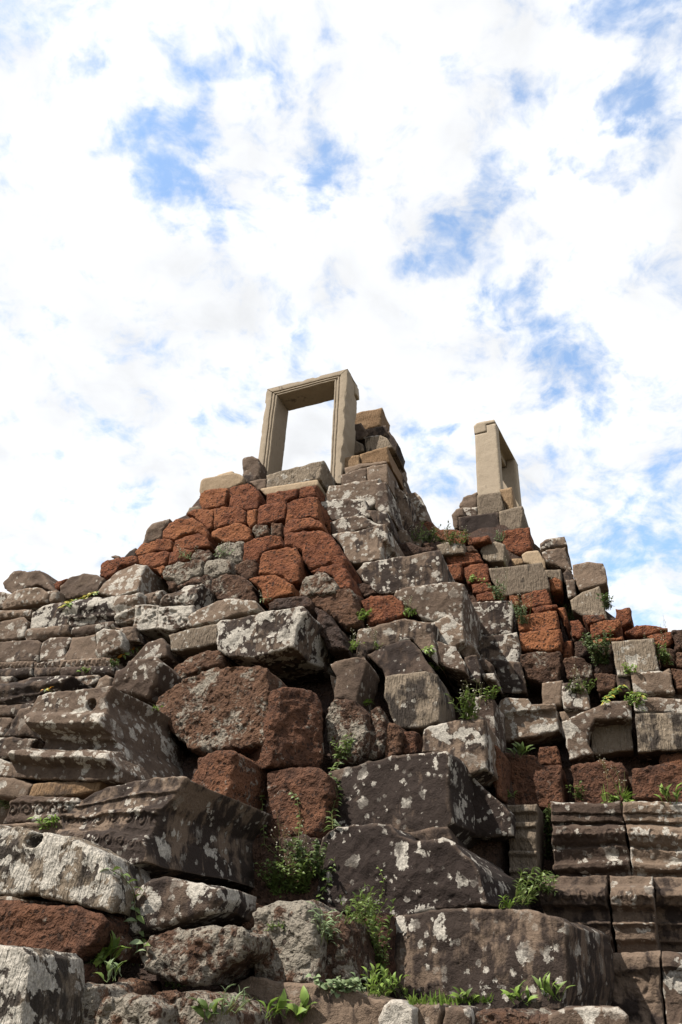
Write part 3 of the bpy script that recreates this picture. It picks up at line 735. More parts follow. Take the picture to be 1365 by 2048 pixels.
*blot S R 638,832 660,792 740,622 820,560 900,555 1060,590 1192,605 1192,682 1162,742 1000,802 800,852 690,872 ; d=.5 l=.8 k=.65 r=.05
foot G R 758,942 830,882 930,847 1150,815 1270,830 1342,870 1332,962 1200,1062 1100,1132 900,1122 790,1082 ; d=.5 l=0.77 k=.2 dn=-1.25
foot B R 640,870 760,880 760,1000 640,1010 ; d=.3 k=.7 dn=-1.1 l=0.42
foot G M 688,582 780,527 900,495 1040,505 1092,560 1132,682 1147,802 1147,1100 700,1100 660,902 680,742 ; d=.6 l=0.87 k=.2 dn=-.95 r=.05
foot G M 455,542 700,535 690,602 660,722 500,692 ; d=.5 l=0.57 k=.3 dn=-.85
foot G M 1108,602 1200,585 1290,610 1352,682 1375,730 1375,1060 1152,1060 1150,742 ; d=.5 l=0.67 k=.2 dn=-.8 r=.045
foot B O 200,690 425,700 430,1140 260,1160 200,900 ; d=.4 k=.75 dn=-.3 l=0.42
foot G M 660,100 1160,60 1180,560 660,560 ; d=.4 k=.75 l=0.27 dn=-.15
*kerb S M 552,1142 600,1082 690,1040 900,1062 1200,1092 1365,1150 1500,1190 1720,1215 1720,1365 490,1365 540,1252 ; d=.6 l=.25 k=.5
*pale S O 355,1332 390,1242 430,1215 500,1220 562,1272 562,1342 500,1366 360,1366 ; d=.2 l=.95 k=.1
foot S O 555,1242 725,1247 737,1292 700,1366 560,1366 ; d=.4 l=.4 k=.5 dn=-.9
foot S O 758,1252 900,1262 922,1302 910,1366 720,1366 ; d=.4 l=.7 k=.5 dn=-.9
foot G O 920,1282 1200,1290 1420,1295 1420,1366 915,1366 ; d=.4 l=0.57 k=.8 dn=-.8
*low1 S Q 640,1240 652,1202 740,1157 1020,1155 1072,1202 1085,1250 ; d=.5 l=.6 k=.5
# --- rubble gully
gully S E 428,92 540,85 547,162 450,202 ; d=.4 l=.5 dn=.7
gully S E 538,182 650,150 642,232 550,242 ; d=.4 l=.3 k=.5 dn=.8
gully G E 648,172 750,160 747,222 660,232 ; d=.4 k=.5 dn=.85
gully P E 778,202 860,177 1000,190 1002,252 820,262 ; d=.4 l=.5 dn=.85
gully G E 988,202 1070,190 1112,240 1020,252 ; d=.4 k=.4
gully L E 828,142 1000,122 1052,130 1002,192 850,172 ; d=.4 k=.4
gully L E 1008,132 1200,112 1217,162 1030,187 ; d=.4 k=.2
gully L E 470,60 560,20 640,40 700,10 740,20 800,75 900,70 1030,90 1012,142 820,152 560,142 ; d=.6 k=.65 dn=1.2
gully G E 440,180 540,170 660,220 760,210 760,260 470,290 ; d=.5 k=.8 dn=.6
# --- tower under the short frame
peak S F 153,722 190,662 302,625 302,742 180,742 ; d=.6 k=0.44 l=0.13
peak P F 298,642 480,615 512,732 502,762 303,802 ; d=.7 k=0.34
peak S F 178,747 302,735 302,802 190,807 ; d=.6 l=0.78 k=0.14
peak O F 478,597 577,575 592,737 540,742 500,642 ; d=.7 k=0 dn=1.55
peak T F 298,627 480,587 492,612 330,632 ; d=.6
peak S F 93,802 130,757 182,740 192,807 145,822 145,892 115,897 ; d=.5 k=0.44 l=0.28
peak S F 148,822 470,780 482,932 300,962 148,912 ; d=.7 k=0.90 l=0.18
peak P F 478,772 600,737 662,728 674,802 652,897 505,922 478,852 ; d=.8 k=0.29
peak L F 496,932 600,907 722,898 742,1072 640,1112 500,1082 ; d=.8
peak S F 798,1032 850,997 1002,972 1022,1042 900,1062 798,1077 ; d=.8 l=0.58 k=0.59 e=2
peak S F 813,1102 1012,1057 1027,1182 1062,1252 1000,1232 930,1202 850,1182 ; d=.7 l=0.58 k=0.24 e=2 amp=1.6
peak O F 578,1157 660,1150 677,1187 580,1202 ; d=.5
peak T F 653,1122 690,1097 790,1085 852,1177 852,1222 680,1182 ; d=.6
peak P F 323,1092 345,1047 440,1015 522,1037 517,1172 400,1182 350,1152 ; d=.45 l=0.28 dn=1.2 e=0 k=0.39
peak S F 0,1052 80,1022 190,1040 217,1092 40,1122 ; d=.5 l=0.68 dn=1.0 k=0.39
peak L F 38,1132 200,1092 310,1095 352,1172 190,1192 60,1187 ; d=.5 k=.3 dn=1.0
peak L H 263,372 330,345 460,340 482,402 482,492 300,492 265,432 ; d=.6 k=.15 dn=1.05
peak L H 128,352 262,345 262,462 160,472 ; d=.5 k=.5 dn=1.05
peak P H 478,392 900,340 942,452 957,547 610,592 560,562 500,482 ; d=.8 l=0.23 k=0.39 dn=1.15
peak P H 928,402 1050,395 1062,472 1000,457 950,457 ; d=.5 dn=1.25 k=0.39
peak L H 948,467 1010,455 1062,482 1062,547 970,552 ; d=.5 k=.1 dn=1.25
peak L H 328,512 490,490 512,562 400,577 340,572 ; d=.5 dn=1.0
peak L H 368,602 450,567 560,560 612,602 592,642 370,647 ; d=.5 k=.1 dn=1.0
peak S H 1060,430 1100,390 1147,432 1142,482 1080,482 ; d=.4 k=0.74 dn=1.3
peak S H 1090,480 1165,470 1170,590 1110,600 ; d=.4 l=0.48 dn=1.35 k=0.39
peak S G 483,402 600,375 737,390 752,472 762,552 640,577 540,602 490,482 ; d=.7 l=0.38 k=0.49 dn=1.35 e=2
peak P G 468,682 560,612 690,570 722,642 742,762 762,822 560,792 480,752 ; d=.6 l=0.38 k=0.39 dn=1.25
# --- right retaining wall
rwall S H 338,662 470,650 657,643 668,722 662,902 560,912 400,932 345,782 ; d=.7 l=0.73 k=0.57
rwall S H 388,932 690,905 717,1002 722,1152 560,1162 420,1102 385,1012 ; d=.7 l=0.73 k=0.62
rwall S H 428,1112 722,1132 752,1262 772,1365 560,1365 540,1202 ; d=.6 l=0.53 k=0.82
rwall L H 628,602 720,592 727,682 640,662 ; d=.5 k=.4
rwall L H 728,592 850,557 940,545 967,602 982,667 800,692 735,692 ; d=.6 k=.15
rwall L H 818,702 920,677 1020,670 1032,702 840,742 ; d=.6
rwall L H 698,762 780,742 1020,710 1042,872 850,887 710,872 ; d=.6 k=.35
rwall L H 1018,697 1080,690 1107,792 1092,842 1040,752 ; d=.5 dn=1.1
rwall L H 713,902 880,882 1050,870 1057,1022 900,1042 720,1032 ; d=.7 k=.2
rwall L H 1068,962 1140,960 1152,1082 1060,1082 ; d=.5 dn=1.1 k=.2
rwall G H 723,1062 830,1042 1050,1050 1057,1272 940,1292 760,1262 ; d=.6 l=.5 k=.55
rwall G H 1068,1112 1110,1102 1220,1095 1312,1152 1322,1272 1200,1262 1090,1262 ; d=.6 l=.6 k=.3
rwall S P 408,92 547,70 542,222 413,222 ; d=.5 l=0.48 k=0.22
rwall S P 548,92 682,55 722,142 742,252 560,252 ; d=.5 l=0.78 k=0.72
rwall L G 828,747 952,735 977,852 890,872 830,832 ; d=.6 k=.5 dn=1.2
rwall L G 613,872 730,842 867,825 882,882 830,932 620,977 ; d=.6 k=.1
rwall L G 458,842 530,832 582,902 560,982 470,962 ; d=.5 k=.4 dn=1.1
rwall L G 558,802 740,792 752,842 600,862 ; d=.5 k=.6 dn=1.15
rwall L G 898,932 990,872 1070,865 1252,900 1252,922 1100,952 990,962 ; d=.6 k=.05
rwall L G 1080,962 1282,930 1302,1012 1240,1042 1150,1032 ; d=.6 k=.05
rwall G G 1288,917 1365,905 1365,1082 1300,1062 ; d=.5 k=.7
rwall L G 638,992 890,967 907,1007 800,1012 650,1042 ; d=.6 k=.6
rwall P G 803,1022 1132,985 1152,1082 1182,1232 1040,1252 840,1272 815,1122 ; d=.5 l=0.63 k=0.22 dn=.85
rwall S G 958,1262 1180,1242 1272,1262 1305,1400 970,1400 ; d=.5 l=0.63 k=0.32 dn=.9
rwall S G 1183,1262 1262,1225 1277,1257 1200,1270 ; d=.3 l=0.58 dn=.85 k=0.37
rwall S G 838,1282 952,1267 957,1400 850,1400 ; d=.5 k=0.62 l=0.38
rwall G G 638,1042 800,1022 822,1252 680,1262 ; d=.5 k=.8 l=.1 dn=1.0
rwall G G 490,1002 600,1002 612,1102 500,1132 ; d=.5 k=.7 dn=1.05
rwall G G 1168,1052 1300,1062 1312,1202 1190,1202 ; d=.5 k=.55 l=.3
rwall G G 1298,1082 1365,1092 1365,1222 1310,1202 ; d=.5 k=.4 l=.3
rwall G G 1275,1225 1365,1225 1365,1400 1310,1400 ; d=.5 k=.5 l=.2
rwall G G 650,1255 840,1270 850,1400 690,1400 ; d=.5 k=.7 l=.2
rwall G H 1130,880 1260,850 1280,960 1140,960 ; d=.5 k=.6 dn=1.15
rwall S P 98,482 112,322 145,222 180,207 320,205 337,247 500,240 532,402 370,457 140,487 ; d=.6 l=0.78 k=0.27 pr=lip res=2.4 e=0
rwall S P 548,352 640,312 840,217 1007,205 1012,328 775,347 735,422 730,502 762,577 600,612 570,452 ; d=.6 l=0.68 k=0.22 e=0
rwall P P 730,345 1010,325 1027,542 740,577 ; d=.5 l=0.38 k=0.37 dn=1.06 e=0
rwall S P 1033,212 1060,187 1330,190 1365,200 1365,292 1045,294 ; d=.6 l=0.83 k=0.32 dn=.85 e=0
rwall P P 1038,297 1365,290 1365,542 1060,562 ; d=.6 l=0.38 k=0.67 dn=.95 e=0
rwall B P 358,562 380,510 520,505 542,642 400,652 ; d=.5 k=.4 l=.3
rwall B P 128,560 360,570 400,645 542,652 557,902 440,942 320,920 128,932 ; d=.6 k=.15 l=.3
rwall B P 598,642 700,622 960,632 1002,702 992,902 900,912 640,902 ; d=.6 k=.35 l=.15
rwall B P 1018,652 1200,642 1300,622 1365,752 1365,912 1010,872 ; d=.6 k=.35 l=.3
rwall S P 525,285 690,265 700,300 545,350 ; d=.4 l=0.48 dn=1.05 k=0.37
# --- carved plinth
plinth P s 1017,1611 1077,1609 1076,1752 1018,1752 ; d=.3 k=.3 pr=baluster cv=petal:.4:.68:.008 dn=.72 res=1.8 e=8
plinth S s 1101,1607 1243,1605 1263,1752 1112,1758 ; d=.8 l=.55 k=.4 pr=plinth cv=scroll:.42:.70:.009 res=1.8 e=4
plinth S s 1246,1605 1365,1614 1365,1757 1266,1752 ; d=.8 l=.7 k=.3 pr=plinth cv=scroll:.42:.70:.009 res=1.8 e=4
plinth S s 1082,1755 1216,1752 1229,1903 1085,1905 ; d=.8 l=.1 k=.6 pr=plinth2 cv=scroll:.58:.84:.009 res=1.8 e=4
plinth S s 1219,1753 1304,1753 1319,1903 1231,1903 ; d=.8 l=.55 k=.4 pr=plinth2 cv=scroll:.58:.84:.009 res=1.8 e=4 dn=.78
plinth S s 1306,1757 1365,1757 1365,1905 1320,1905 ; d=.8 l=.1 k=.5 pr=plinth2 res=1.8 e=4 dn=.95
plinth S s 1130,1908 1322,1903 1333,2044 1140,2044 ; d=.8 l=.15 k=.55 pr=band cv=scroll:.05:.45:.009,scroll:.45:.8:.009 res=1.8
plinth S s 1325,1903 1365,1904 1365,2044 1336,2044 ; d=.8 l=.5 k=.4 pr=band cv=scroll:.05:.45:.009,scroll:.45:.8:.009 res=1.8
"""

roots = {}
def root_for(key, at):
    if key in roots: return roots[key]
    name, label, cat, _ = THINGS[key]
    e = bpy.data.objects.new(name, None); col.objects.link(e)
    e.empty_display_size = .2; e.location = at
    e['label'] = label; e['category'] = cat
    roots[key] = e
    return e

BN = {'L': 'laterite_block', 'B': 'laterite_block', 'G': 'laterite_block'}
def build_blocks():
    for line in BLOCKS.strip().splitlines():
        line = line.strip()
        if not line or line[0] == '#': continue
        left, _, right = line.partition(';')
        tk = left.split(); key, mat, reg = tk[:3]
        ox, oy, sc = REG[reg]
        px = [(ox + float(a) * sc, oy + float(b) * sc) for a, b in (p.split(',') for p in tk[3:])]
        op = dict(w.split('=', 1) for w in right.split())
        g = lambda k, dflt: float(op[k]) if k in op else dflt
        carve = None
        if 'cv' in op:
            carve = []
            for c in op['cv'].split(','):
                kd, a, b, am = c.split(':'); carve.append((float(a), float(b), kd, float(am)))
        V, F = block_mesh(px, mat, dn=g('dn', THINGS[key][3]), depth=g('d', .7), yaw=g('y', random.uniform(-1.6, 1.6)), lean=g('ln', random.uniform(2, 6)),
                          r=g('r', None), ext=g('e', 5.0), shift=g('sh', 0.0), pr=op.get('pr'), carve=carve, res=g('res', 3.4),
                          amp=g('amp', 1.0), sm=int(op['sm']) if 'sm' in op else None,
                          holes=[(ox + a * sc, oy + b * sc, c * sc) for a, b, c in [map(float, op['hole'].split(':'))]] if 'hole' in op else ())
        if key[0] == '*':
            name, label, cat, _ = THINGS[key]
            ob = link_mesh(name, V, F, MATS[mat])
            ob['label'] = label; ob['category'] = cat
        else:
            rt = root_for(key, (float(V[:, 0].mean()), float(V[:, 1].mean()), float(V[:, 2].min())))
            ob = link_mesh(BN.get(mat, 'sandstone_block'), V, F, MATS[mat], parent=rt)
        ob['lichen'] = g('l', .0 if mat in 'LBTOD' else .25)
        ob['dark'] = g('k', .22 if mat in 'LB' else .25 if mat in 'SG' else .1)  # crust amount; raised on low blocks, where it also stands in for tree shade
build_blocks()

# ------------------------------------------------------------------ the same masonry, carried on past the frame and down to the ground
def to_px(P):
    d = CR.T @ (np.asarray(P) - EYE)
    return np.array([PW / 2 + FPX * d[0] / -d[2], PH / 2 - FPX * d[1] / -d[2]])

def course_block(key, mat, u0, u1, z0, z1, n, depth, lich, dark, below=False):
    j = lambda a: random.uniform(-a, a)
    q = [(u0 + .008, z0 + .006), (u1 - .008, z0 + .006 + j(.01)), (u1 - .008 + j(.02), z1 + j(.02)), (u0 + .008 + j(.02), z1 + j(.02))]
    px = [to_px(EYE + n * NV + u * UV + (z - EYE[2]) * ZV) for u, z in q]
    if below and min(p[1] for p in px) < 2062: return
    mid = EYE + n * NV + .5 * (u0 + u1) * UV + (z0 - EYE[2]) * ZV
    am = to_px(mid)
    dn = n - KS * (z0 - EYE[2]) - N0
    V, F = block_mesh(px, mat, dn=dn, depth=depth, yaw=j(1.0), lean=3, ext=0, res=6.5, anchor=am)
    rt = root_for(key, (float(V[:, 0].mean()), float(V[:, 1].mean()), float(V[:, 2].min())))
    ob = link_mesh(BN.get(mat, 'sandstone_block'), V, F, MATS[mat], parent=rt)
    ob['lichen'] = lich; ob['dark'] = dark

def edge_u(x, n, z):
    lo, hi = -12., 12.
    for _ in range(40):
        m = (lo + hi) / 2
        if to_px(EYE + n * NV + m * UV + (z - EYE[2]) * ZV)[0] < x: lo = m
        else: hi = m
    return lo

def carry_on():
    for key, x, dn, ytop, sgn in (('lwall', 45, -.28, 1222, -1), ('rwall', 1325, 1.2, 1322, 1)):
        zt = surf_point(x, ytop, dn)[2]
        z = 0.0
        while z < zt - .1:
            h = min(random.uniform(.24, .36), zt - z)
            n = N0 + KS * (z - EYE[2]) + dn
            if sgn < 0: n -= float(np.interp(z, [1.8, 3.0], [.62, 0]))
            u = edge_u(x, n, z + h / 2); end = u + sgn * random.uniform(2.9, 3.6)
            while (end - u) * sgn > .1:
                w = random.uniform(.45, .95); a, b = sorted((u, u + sgn * w))
                m = 'S' if (sgn < 0 or random.random() < .45) else random.choice('LGB')
                course_block(key, m, a, b, z, z + h, n + random.uniform(-.04, .04), 1.1, random.uniform(.3, .6), random.uniform(.2, .5))
                u += sgn * w
            z += h
    # courses between the bottom of the view and the ground
    z = 0.0
    for h in (.4, .36, .34, .3, .26):
        u = -5.2
        while u < 3.2:
            w = random.uniform(.6, 1.05)
            off = float(np.interp(u, [-5, -2.6, -1.2, 0, 1.0, 1.6, 3], [-1.4, -1.5, -.8, -.75, -.3, .7, .75]))
            course_block('foot', random.choice('SGGB'), u, u + w, z, z + h, N0 + KS * (z - EYE[2]) + off, .9, random.uniform(.3, .6), random.uniform(.2, .5), below=True)
            u += w
        z += h
carry_on()

# ------------------------------------------------------------------ the tall doorway
def px_on(x, y, nA, Nb, Ub):
    r = ray(x, y); t = nA / (r @ Nb); return t * r

def doorway():
    Nb, Ub = frame(rad(21.5))
    ox, oy, sc = REG['A']
    nA = (surf_point(ox + 600 * sc, oy + 960 * sc, -.08) - EYE) @ Nb
    def W(x, y):
        P = px_on(ox + x * sc, oy + y * sc, nA, Nb, Ub); return np.array([P @ Ub, P[2]])
    inner = [W(622, 975), W(705, 285), W(1165, 167), W(1122, 1000)]
    outer = [W(533, 975), W(620, 240), W(1275, 76), W(1225, 1000)]
    prof = [(0, .0), (.05, .012), (.11, .012), (.13, .0), (.22, .004), (.25, .022), (.34, .022), (.36, .008), (.46, .010), (.48, .026), (.60, .030), (.62, .030), (.80, .030), (.94, .028), (1.0, .016)]
    D = .42
    root = bpy.data.objects.new('stone_doorway', None); col.objects.link(root)
    base = EYE + inner[0][0] * Ub + nA * Nb + inner[0][1] * ZV
    root.location = base
    root['label'] = 'tall tan doorway frame with moulded jambs standing open against the sky'
    root['category'] = 'doorway'
    for k, nm in ((0, 'jamb'), (1, 'lintel'), (2, 'jamb')):
        i0, i1, o0, o1 = inner[k], inner[k + 1], outer[k], outer[k + 1]
        L = np.linalg.norm(i1 - i0); m = max(8, int(L / .03))
        V, F = [], []
        ring = [(s, -o) for s, o in prof] + [(1.0, .1), (1.0, .25), (1.0, D), (.5, D), (0, D), (0, .28), (0, .12)]
        rn = len(ring)
        gap = .004 / L
        for j in range(m + 1):
            t = gap + (1 - 2 * gap) * j / m
            for s, o in ring:
                p = (i0 * (1 - t) + i1 * t) * (1 - s) + (o0 * (1 - t) + o1 * t) * s
                V.append(EYE + p[0] * Ub + (nA + o) * Nb + p[1] * ZV)
        V = np.array(V)
        for j in range(m):
            for q in range(rn):
                w = (q + 1) % rn
                F.append([j * rn + q, j * rn + w, (j + 1) * rn + w, (j + 1) * rn + q])
        F.append([q for q in range(rn)][::-1]); F.append([m * rn + q for q in range(rn)])
        # chipped outer arris: knock the outer column in and back where the noise says so
        oi = [j * rn + q for j in range(m + 1) for q, (s, o) in enumerate(ring) if s >= .94]
        ch = np.clip(vnoise(V[oi] * np.array([9, 9, 9.]), 77 + k)[:, 0] - .15, 0, 1) * .05
        cen = V.mean(0)
        dirv = (np.array([(V[i] - cen) @ Ub for i in oi]))
        if nm == 'jamb':
            V[oi] -= (np.sign(dirv) * ch)[:, None] * Ub
        else:
            V[oi] -= (ch * 1.0)[:, None] * ZV
        V = V + vnoise(V * 5, 70 + k) * .004 + vnoise(V * 25, 80 + k) * .0025
        ob = link_mesh(nm, V, F, MATS['D'], parent=root, smooth=False)
        ob['lichen'] = 0.0; ob['dark'] = .34
        for p in ob.data.polygons: p.use_smooth = True
        ob.data.set_sharp_from_angle(angle=rad(28)) if hasattr(ob.data, 'set_sharp_from_angle') else None
    # lintel end: the tenon block that shows on the right side of the frame
    V, F = block_mesh([(ox + a * sc, oy + b * sc) for a, b in ((1236, 100), (1276, 88), (1282, 176), (1240, 190))], 'D', dn=-.08, depth=.16, yaw=1.5, lean=0, ext=0, shift=.30,
                      anchor=(ox + 600 * sc, oy + 960 * sc))
    ob = link_mesh('lintel_end', V, F, MATS['D'], parent=root); ob['lichen'] = 0.; ob['dark'] = .2
doorway()

# ------------------------------------------------------------------ the short door frame, seen edge on
def side_frame():
    ox, oy, sc = REG['F']
    c = lambda pts: [(ox + a * sc, oy + b * sc) for a, b in pts]
    anc = (ox + 400 * sc, oy + 640 * sc)
    jamb = c([(281, 158), (375, 136), (371, 80), (449, 64), (497, 640), (302, 660)])
    lint = c([(272, 92), (300, 64), (366, 50), (438, 38), (450, 62), (371, 78), (376, 134), (279, 157)])
    lint2 = c([(300, 64), (366, 50), (438, 38), (450, 62), (371, 80), (310, 110)])
    root = bpy.data.objects.new('stone_doorway', None); col.objects.link(root)
    root.location = surf_point(*anc, 1.5)
    root['label'] = 'short tan door frame seen edge-on atop the block tower'
    root['category'] = 'doorway'
    for nm, pts, sh, dp in (('jamb', jamb, 0.0, .17), ('jamb', jamb, 1.12, .2), ('lintel', lint, -.012, 1.36)):
        V, F = block_mesh(pts, 'D', dn=1.5, depth=dp, yaw=7.0, lean=0, ext=0, shift=sh, anchor=anc, r=.008)
        ob = link_mesh(nm, V, F, MATS['D'], parent=root); ob['lichen'] = 0.; ob['dark'] = .32
side_frame()

# ------------------------------------------------------------------ ground and the mound behind the stones
def ground():
    m, N, L, b = new_mat('trodden_earth')
    v, rnd, raw = coords(N, L)
    n1 = noise(N, L, v, .6, 5, .6); n2 = noise(N, L, v, 14, 4, .65)
    c = mixc(N, L, mapr(N, L, n1, .35, .65), (0.13, 0.095, 0.06), (0.07, 0.085, 0.035))
    c = mixc(N, L, mth(N, L, 'MULTIPLY', n2, .5), c, (0.17, 0.13, 0.09))
    L.new(c, b.inputs['Base Color']); b.inputs['Roughness'].default_value = .97
    bp = nd(N, 'ShaderNodeBump', inp={'Strength': .6, 'Distance': .03}); L.new(n2, bp.inputs['Height']); L.new(bp.outputs[0], b.inputs['Normal'])
    n = 40; xs = np.sign(np.linspace(-1, 1, n)) * np.abs(np.linspace(-1, 1, n)) ** 3 * 900
    V = np.array([(x, y + 5, 0) for y in xs for x in xs])
    V[:, 2] = vnoise(V * .35, 3)[:, 0] * .04
    F = [[j * n + i, j * n + i + 1, (j + 1) * n + i + 1, (j + 1) * n + i] for j in range(n - 1) for i in range(n - 1)]
    ob = link_mesh('ground', V, F, m, origin=np.zeros(3)); ob['kind'] = 'structure'
ground()

MOUND = [(-70, 1205), (20, 1190), (110, 1195), (190, 1185), (230, 1135), (300, 1085), (385, 1010), (420, 985), (560, 975), (640, 965), (690, 930), (700, 860), (752, 850),
         (780, 900), (800, 970), (840, 1040), (880, 1080), (940, 1065), (1010, 1045), (1050, 1075), (1110, 1130), (1190, 1195), (1240, 1245), (1300, 1285), (1450, 1300),
         (1450, 2120), (1200, 2200), (600, 2260), (-70, 2200)]
def mound():
    def dn(x, y):
        a = np.interp(x, [0, 380, 660, 760, 1000, 1100, 1365], [.25, .25, .35, .75, 1.45, 1.75, 1.75])
        if y > 1500: a = np.interp(x, [0, 600, 700, 1000, 1060, 1365], [-.55, -.05, .3, .6, 1.2, 1.35])
        elif y > 1350: a = min(a, np.interp(x, [0, 600, 700, 1000, 1365], [-.1, .2, .4, 1.3, 1.5]))
        return a
    poly = np.array(MOUND, float)
    loop = resample(poly, 24)
    G = np.stack(np.meshgrid(np.arange(-60, 1440, 24.), np.arange(840, 2250, 24.)), -1).reshape(-1, 2)
    G = G[inside(G, loop)]; G = G[bdist(G, loop) > 12]
    al = np.vstack([loop, G]); nb = len(loop)
    al[:, 1] *= -1
    v2, _, f2, ov, _, _ = delaunay_2d_cdt([Vector(p) for p in al], [(i, (i + 1) % nb) for i in range(nb)], [], 1, 1e-6)
    V = np.array([surf_point(p[0], -p[1], dn(p[0], -p[1])) for p in v2])
    V[:, 2] = np.maximum(V[:, 2], -.1)
    back = V.copy(); back += NV * 3.0; nv = len(V)
    V = V + vnoise(V * 5, 9) * .05
    F = [list(f) for f in f2]
    bm = {}
    for i, o in enumerate(ov):
        for q in o:
            if q < nb: bm[q] = i
    if len(bm) == nb:
        for i in range(nb):
            a, b_ = bm[i], bm[(i + 1) % nb]
            F.append([a, b_, b_ + nv, a + nv])
    F += [[i + nv for i in f][::-1] for f in f2]
    V = np.vstack([V, back])
    ob = link_mesh('mound', V, F, MATS['G'], origin=np.zeros(3), smooth=False); ob['kind'] = 'structure'
    ob['lichen'] = .1; ob['dark'] = .75
mound()
print('TRIS so far', TRIS[0])

# ------------------------------------------------------------------ plants
BVH = BVHTree.FromPolygons([tuple(v) for v in np.vstack(ALL_V)], ALL_F)
def hit(x, y, lift=0.0):
    r = ray(x, y); r = r / np.linalg.norm(r)
    loc, nor, idx, d = BVH.ray_cast(Vector(EYE), Vector(r))
    if loc is None:
        P = surf_point(x, y, 0.5); return P, -NV, np.linalg.norm(P - EYE)
    n = np.array(nor)
    if n @ r > 0: n = -n
    return np.array(loc) + n * lift, n, d

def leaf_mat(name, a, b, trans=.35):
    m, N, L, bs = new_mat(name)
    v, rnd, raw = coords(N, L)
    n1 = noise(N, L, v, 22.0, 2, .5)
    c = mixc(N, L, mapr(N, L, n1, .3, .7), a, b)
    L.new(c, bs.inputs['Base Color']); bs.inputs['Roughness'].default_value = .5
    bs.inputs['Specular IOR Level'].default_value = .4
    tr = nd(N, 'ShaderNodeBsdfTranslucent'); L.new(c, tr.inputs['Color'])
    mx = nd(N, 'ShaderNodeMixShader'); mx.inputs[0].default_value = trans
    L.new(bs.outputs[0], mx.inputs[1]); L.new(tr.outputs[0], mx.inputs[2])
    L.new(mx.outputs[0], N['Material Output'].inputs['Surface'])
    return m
LM = {'green': leaf_mat('green_leaf', (0.065, 0.105, 0.022), (0.13, 0.185, 0.045)),
      'bright': leaf_mat('bright_leaf', (0.11, 0.19, 0.03), (0.20, 0.29, 0.06)),
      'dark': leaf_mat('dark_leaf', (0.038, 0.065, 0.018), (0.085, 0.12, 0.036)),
      'pale': leaf_mat('pale_leaf', (0.13, 0.19, 0.09), (0.22, 0.28, 0.15)),
      'orange': leaf_mat('orange_leaf', (0.38, 0.13, 0.015), (0.45, 0.25, 0.03)),
      'yellow': leaf_mat('yellow_leaf', (0.30, 0.27, 0.03), (0.40, 0.33, 0.05)),
      'stem': leaf_mat('green_stem', (0.07, 0.09, 0.025), (0.12, 0.12, 0.04), .1),
      'white': leaf_mat('white_floret', (0.55, 0.53, 0.45), (0.65, 0.62, 0.5), .2)}

def unit(v):
    return v / (np.linalg.norm(v) + 1e-9)

class Soup:
    def __init__(s): s.v, s.f = [], []
    def leaf(s, p, d, up, L, W, bend=.25):
        d = unit(d); side = unit(np.cross(d, up)); up2 = np.cross(side, d)
        o = len(s.v)
        for t, w, h in ((0, .04, 0), (.25, .75, .10), (.5, 1.0, .12), (.78, .6, .02), (1, .02, -.14)):
            c = p + d * L * t + up2 * (h * L * bend * 4)
            s.v += [c - side * W * w * .5 + up2 * W * w * .12, c, c + side * W * w * .5 + up2 * W * w * .12]
        for k in range(4):
            a = o + k * 3
            s.f += [[a, a + 1, a + 4, a + 3], [a + 1, a + 2, a + 5, a + 4]]
    def tube(s, pts, r0, r1):
        n = len(pts); o = len(s.v)
        for i, p in enumerate(pts):
            t = unit(pts[min(i + 1, n - 1)] - pts[max(i - 1, 0)])
            a = unit(np.cross(t, np.array([.3, .9, .31]))); b = np.cross(t, a); r = r0 + (r1 - r0) * i / max(n - 1, 1)
            for k in range(4):
                g = k * math.pi / 2; s.v.append(p + (a * math.cos(g) + b * math.sin(g)) * r)
        for i in range(n - 1):
            for k in range(4):
                k2 = (k + 1) % 4
                s.f.append([o + i * 4 + k, o + i * 4 + k2, o + (i + 1) * 4 + k2, o + (i + 1) * 4 + k])
    def ball(s, p, r):
        o = len(s.v)
        for d in ((1, 0, 0), (-1, 0, 0), (0, 1, 0), (0, -1, 0), (0, 0, 1), (0, 0, -1)): s.v.append(p + np.array(d) * r)
        for a in (0, 1):
            for b in (2, 3):
                for c in (4, 5): s.f.append([o + a, o + b, o + c])
    def blade(s, p, d, L, W, droop):
        side = unit(np.cross(d, np.array([.1, .2, 1.])) + 1e-6); o = len(s.v)
        for i in range(5):
            t = i / 4; c = p + d * L * t + np.array([0, 0, -1]) * droop * L * t * t
            w = W * (1 - t) ** .7 * .5
            s.v += [c - side * w, c + side * w]
        for i in range(4): a = o + i * 2; s.f.append([a, a + 1, a + 3, a + 2])
    def out(s, name, mat, root, stuff=True):
        if not s.v: return
        ob = link_mesh(name, np.array(s.v), s.f, mat, parent=root, collect=False)
        if stuff: ob['kind'] = 'stuff'
        return ob

def rv(): return np.array([random.gauss(0, 1) for _ in range(3)])

def plant_root(name, label, cat, P, group=None):
    e = bpy.data.objects.new(name, None); col.objects.link(e); e.location = P; e.empty_display_size = .05
    e['label'] = label; e['category'] = cat
    if group: e['group'] = group
    return e

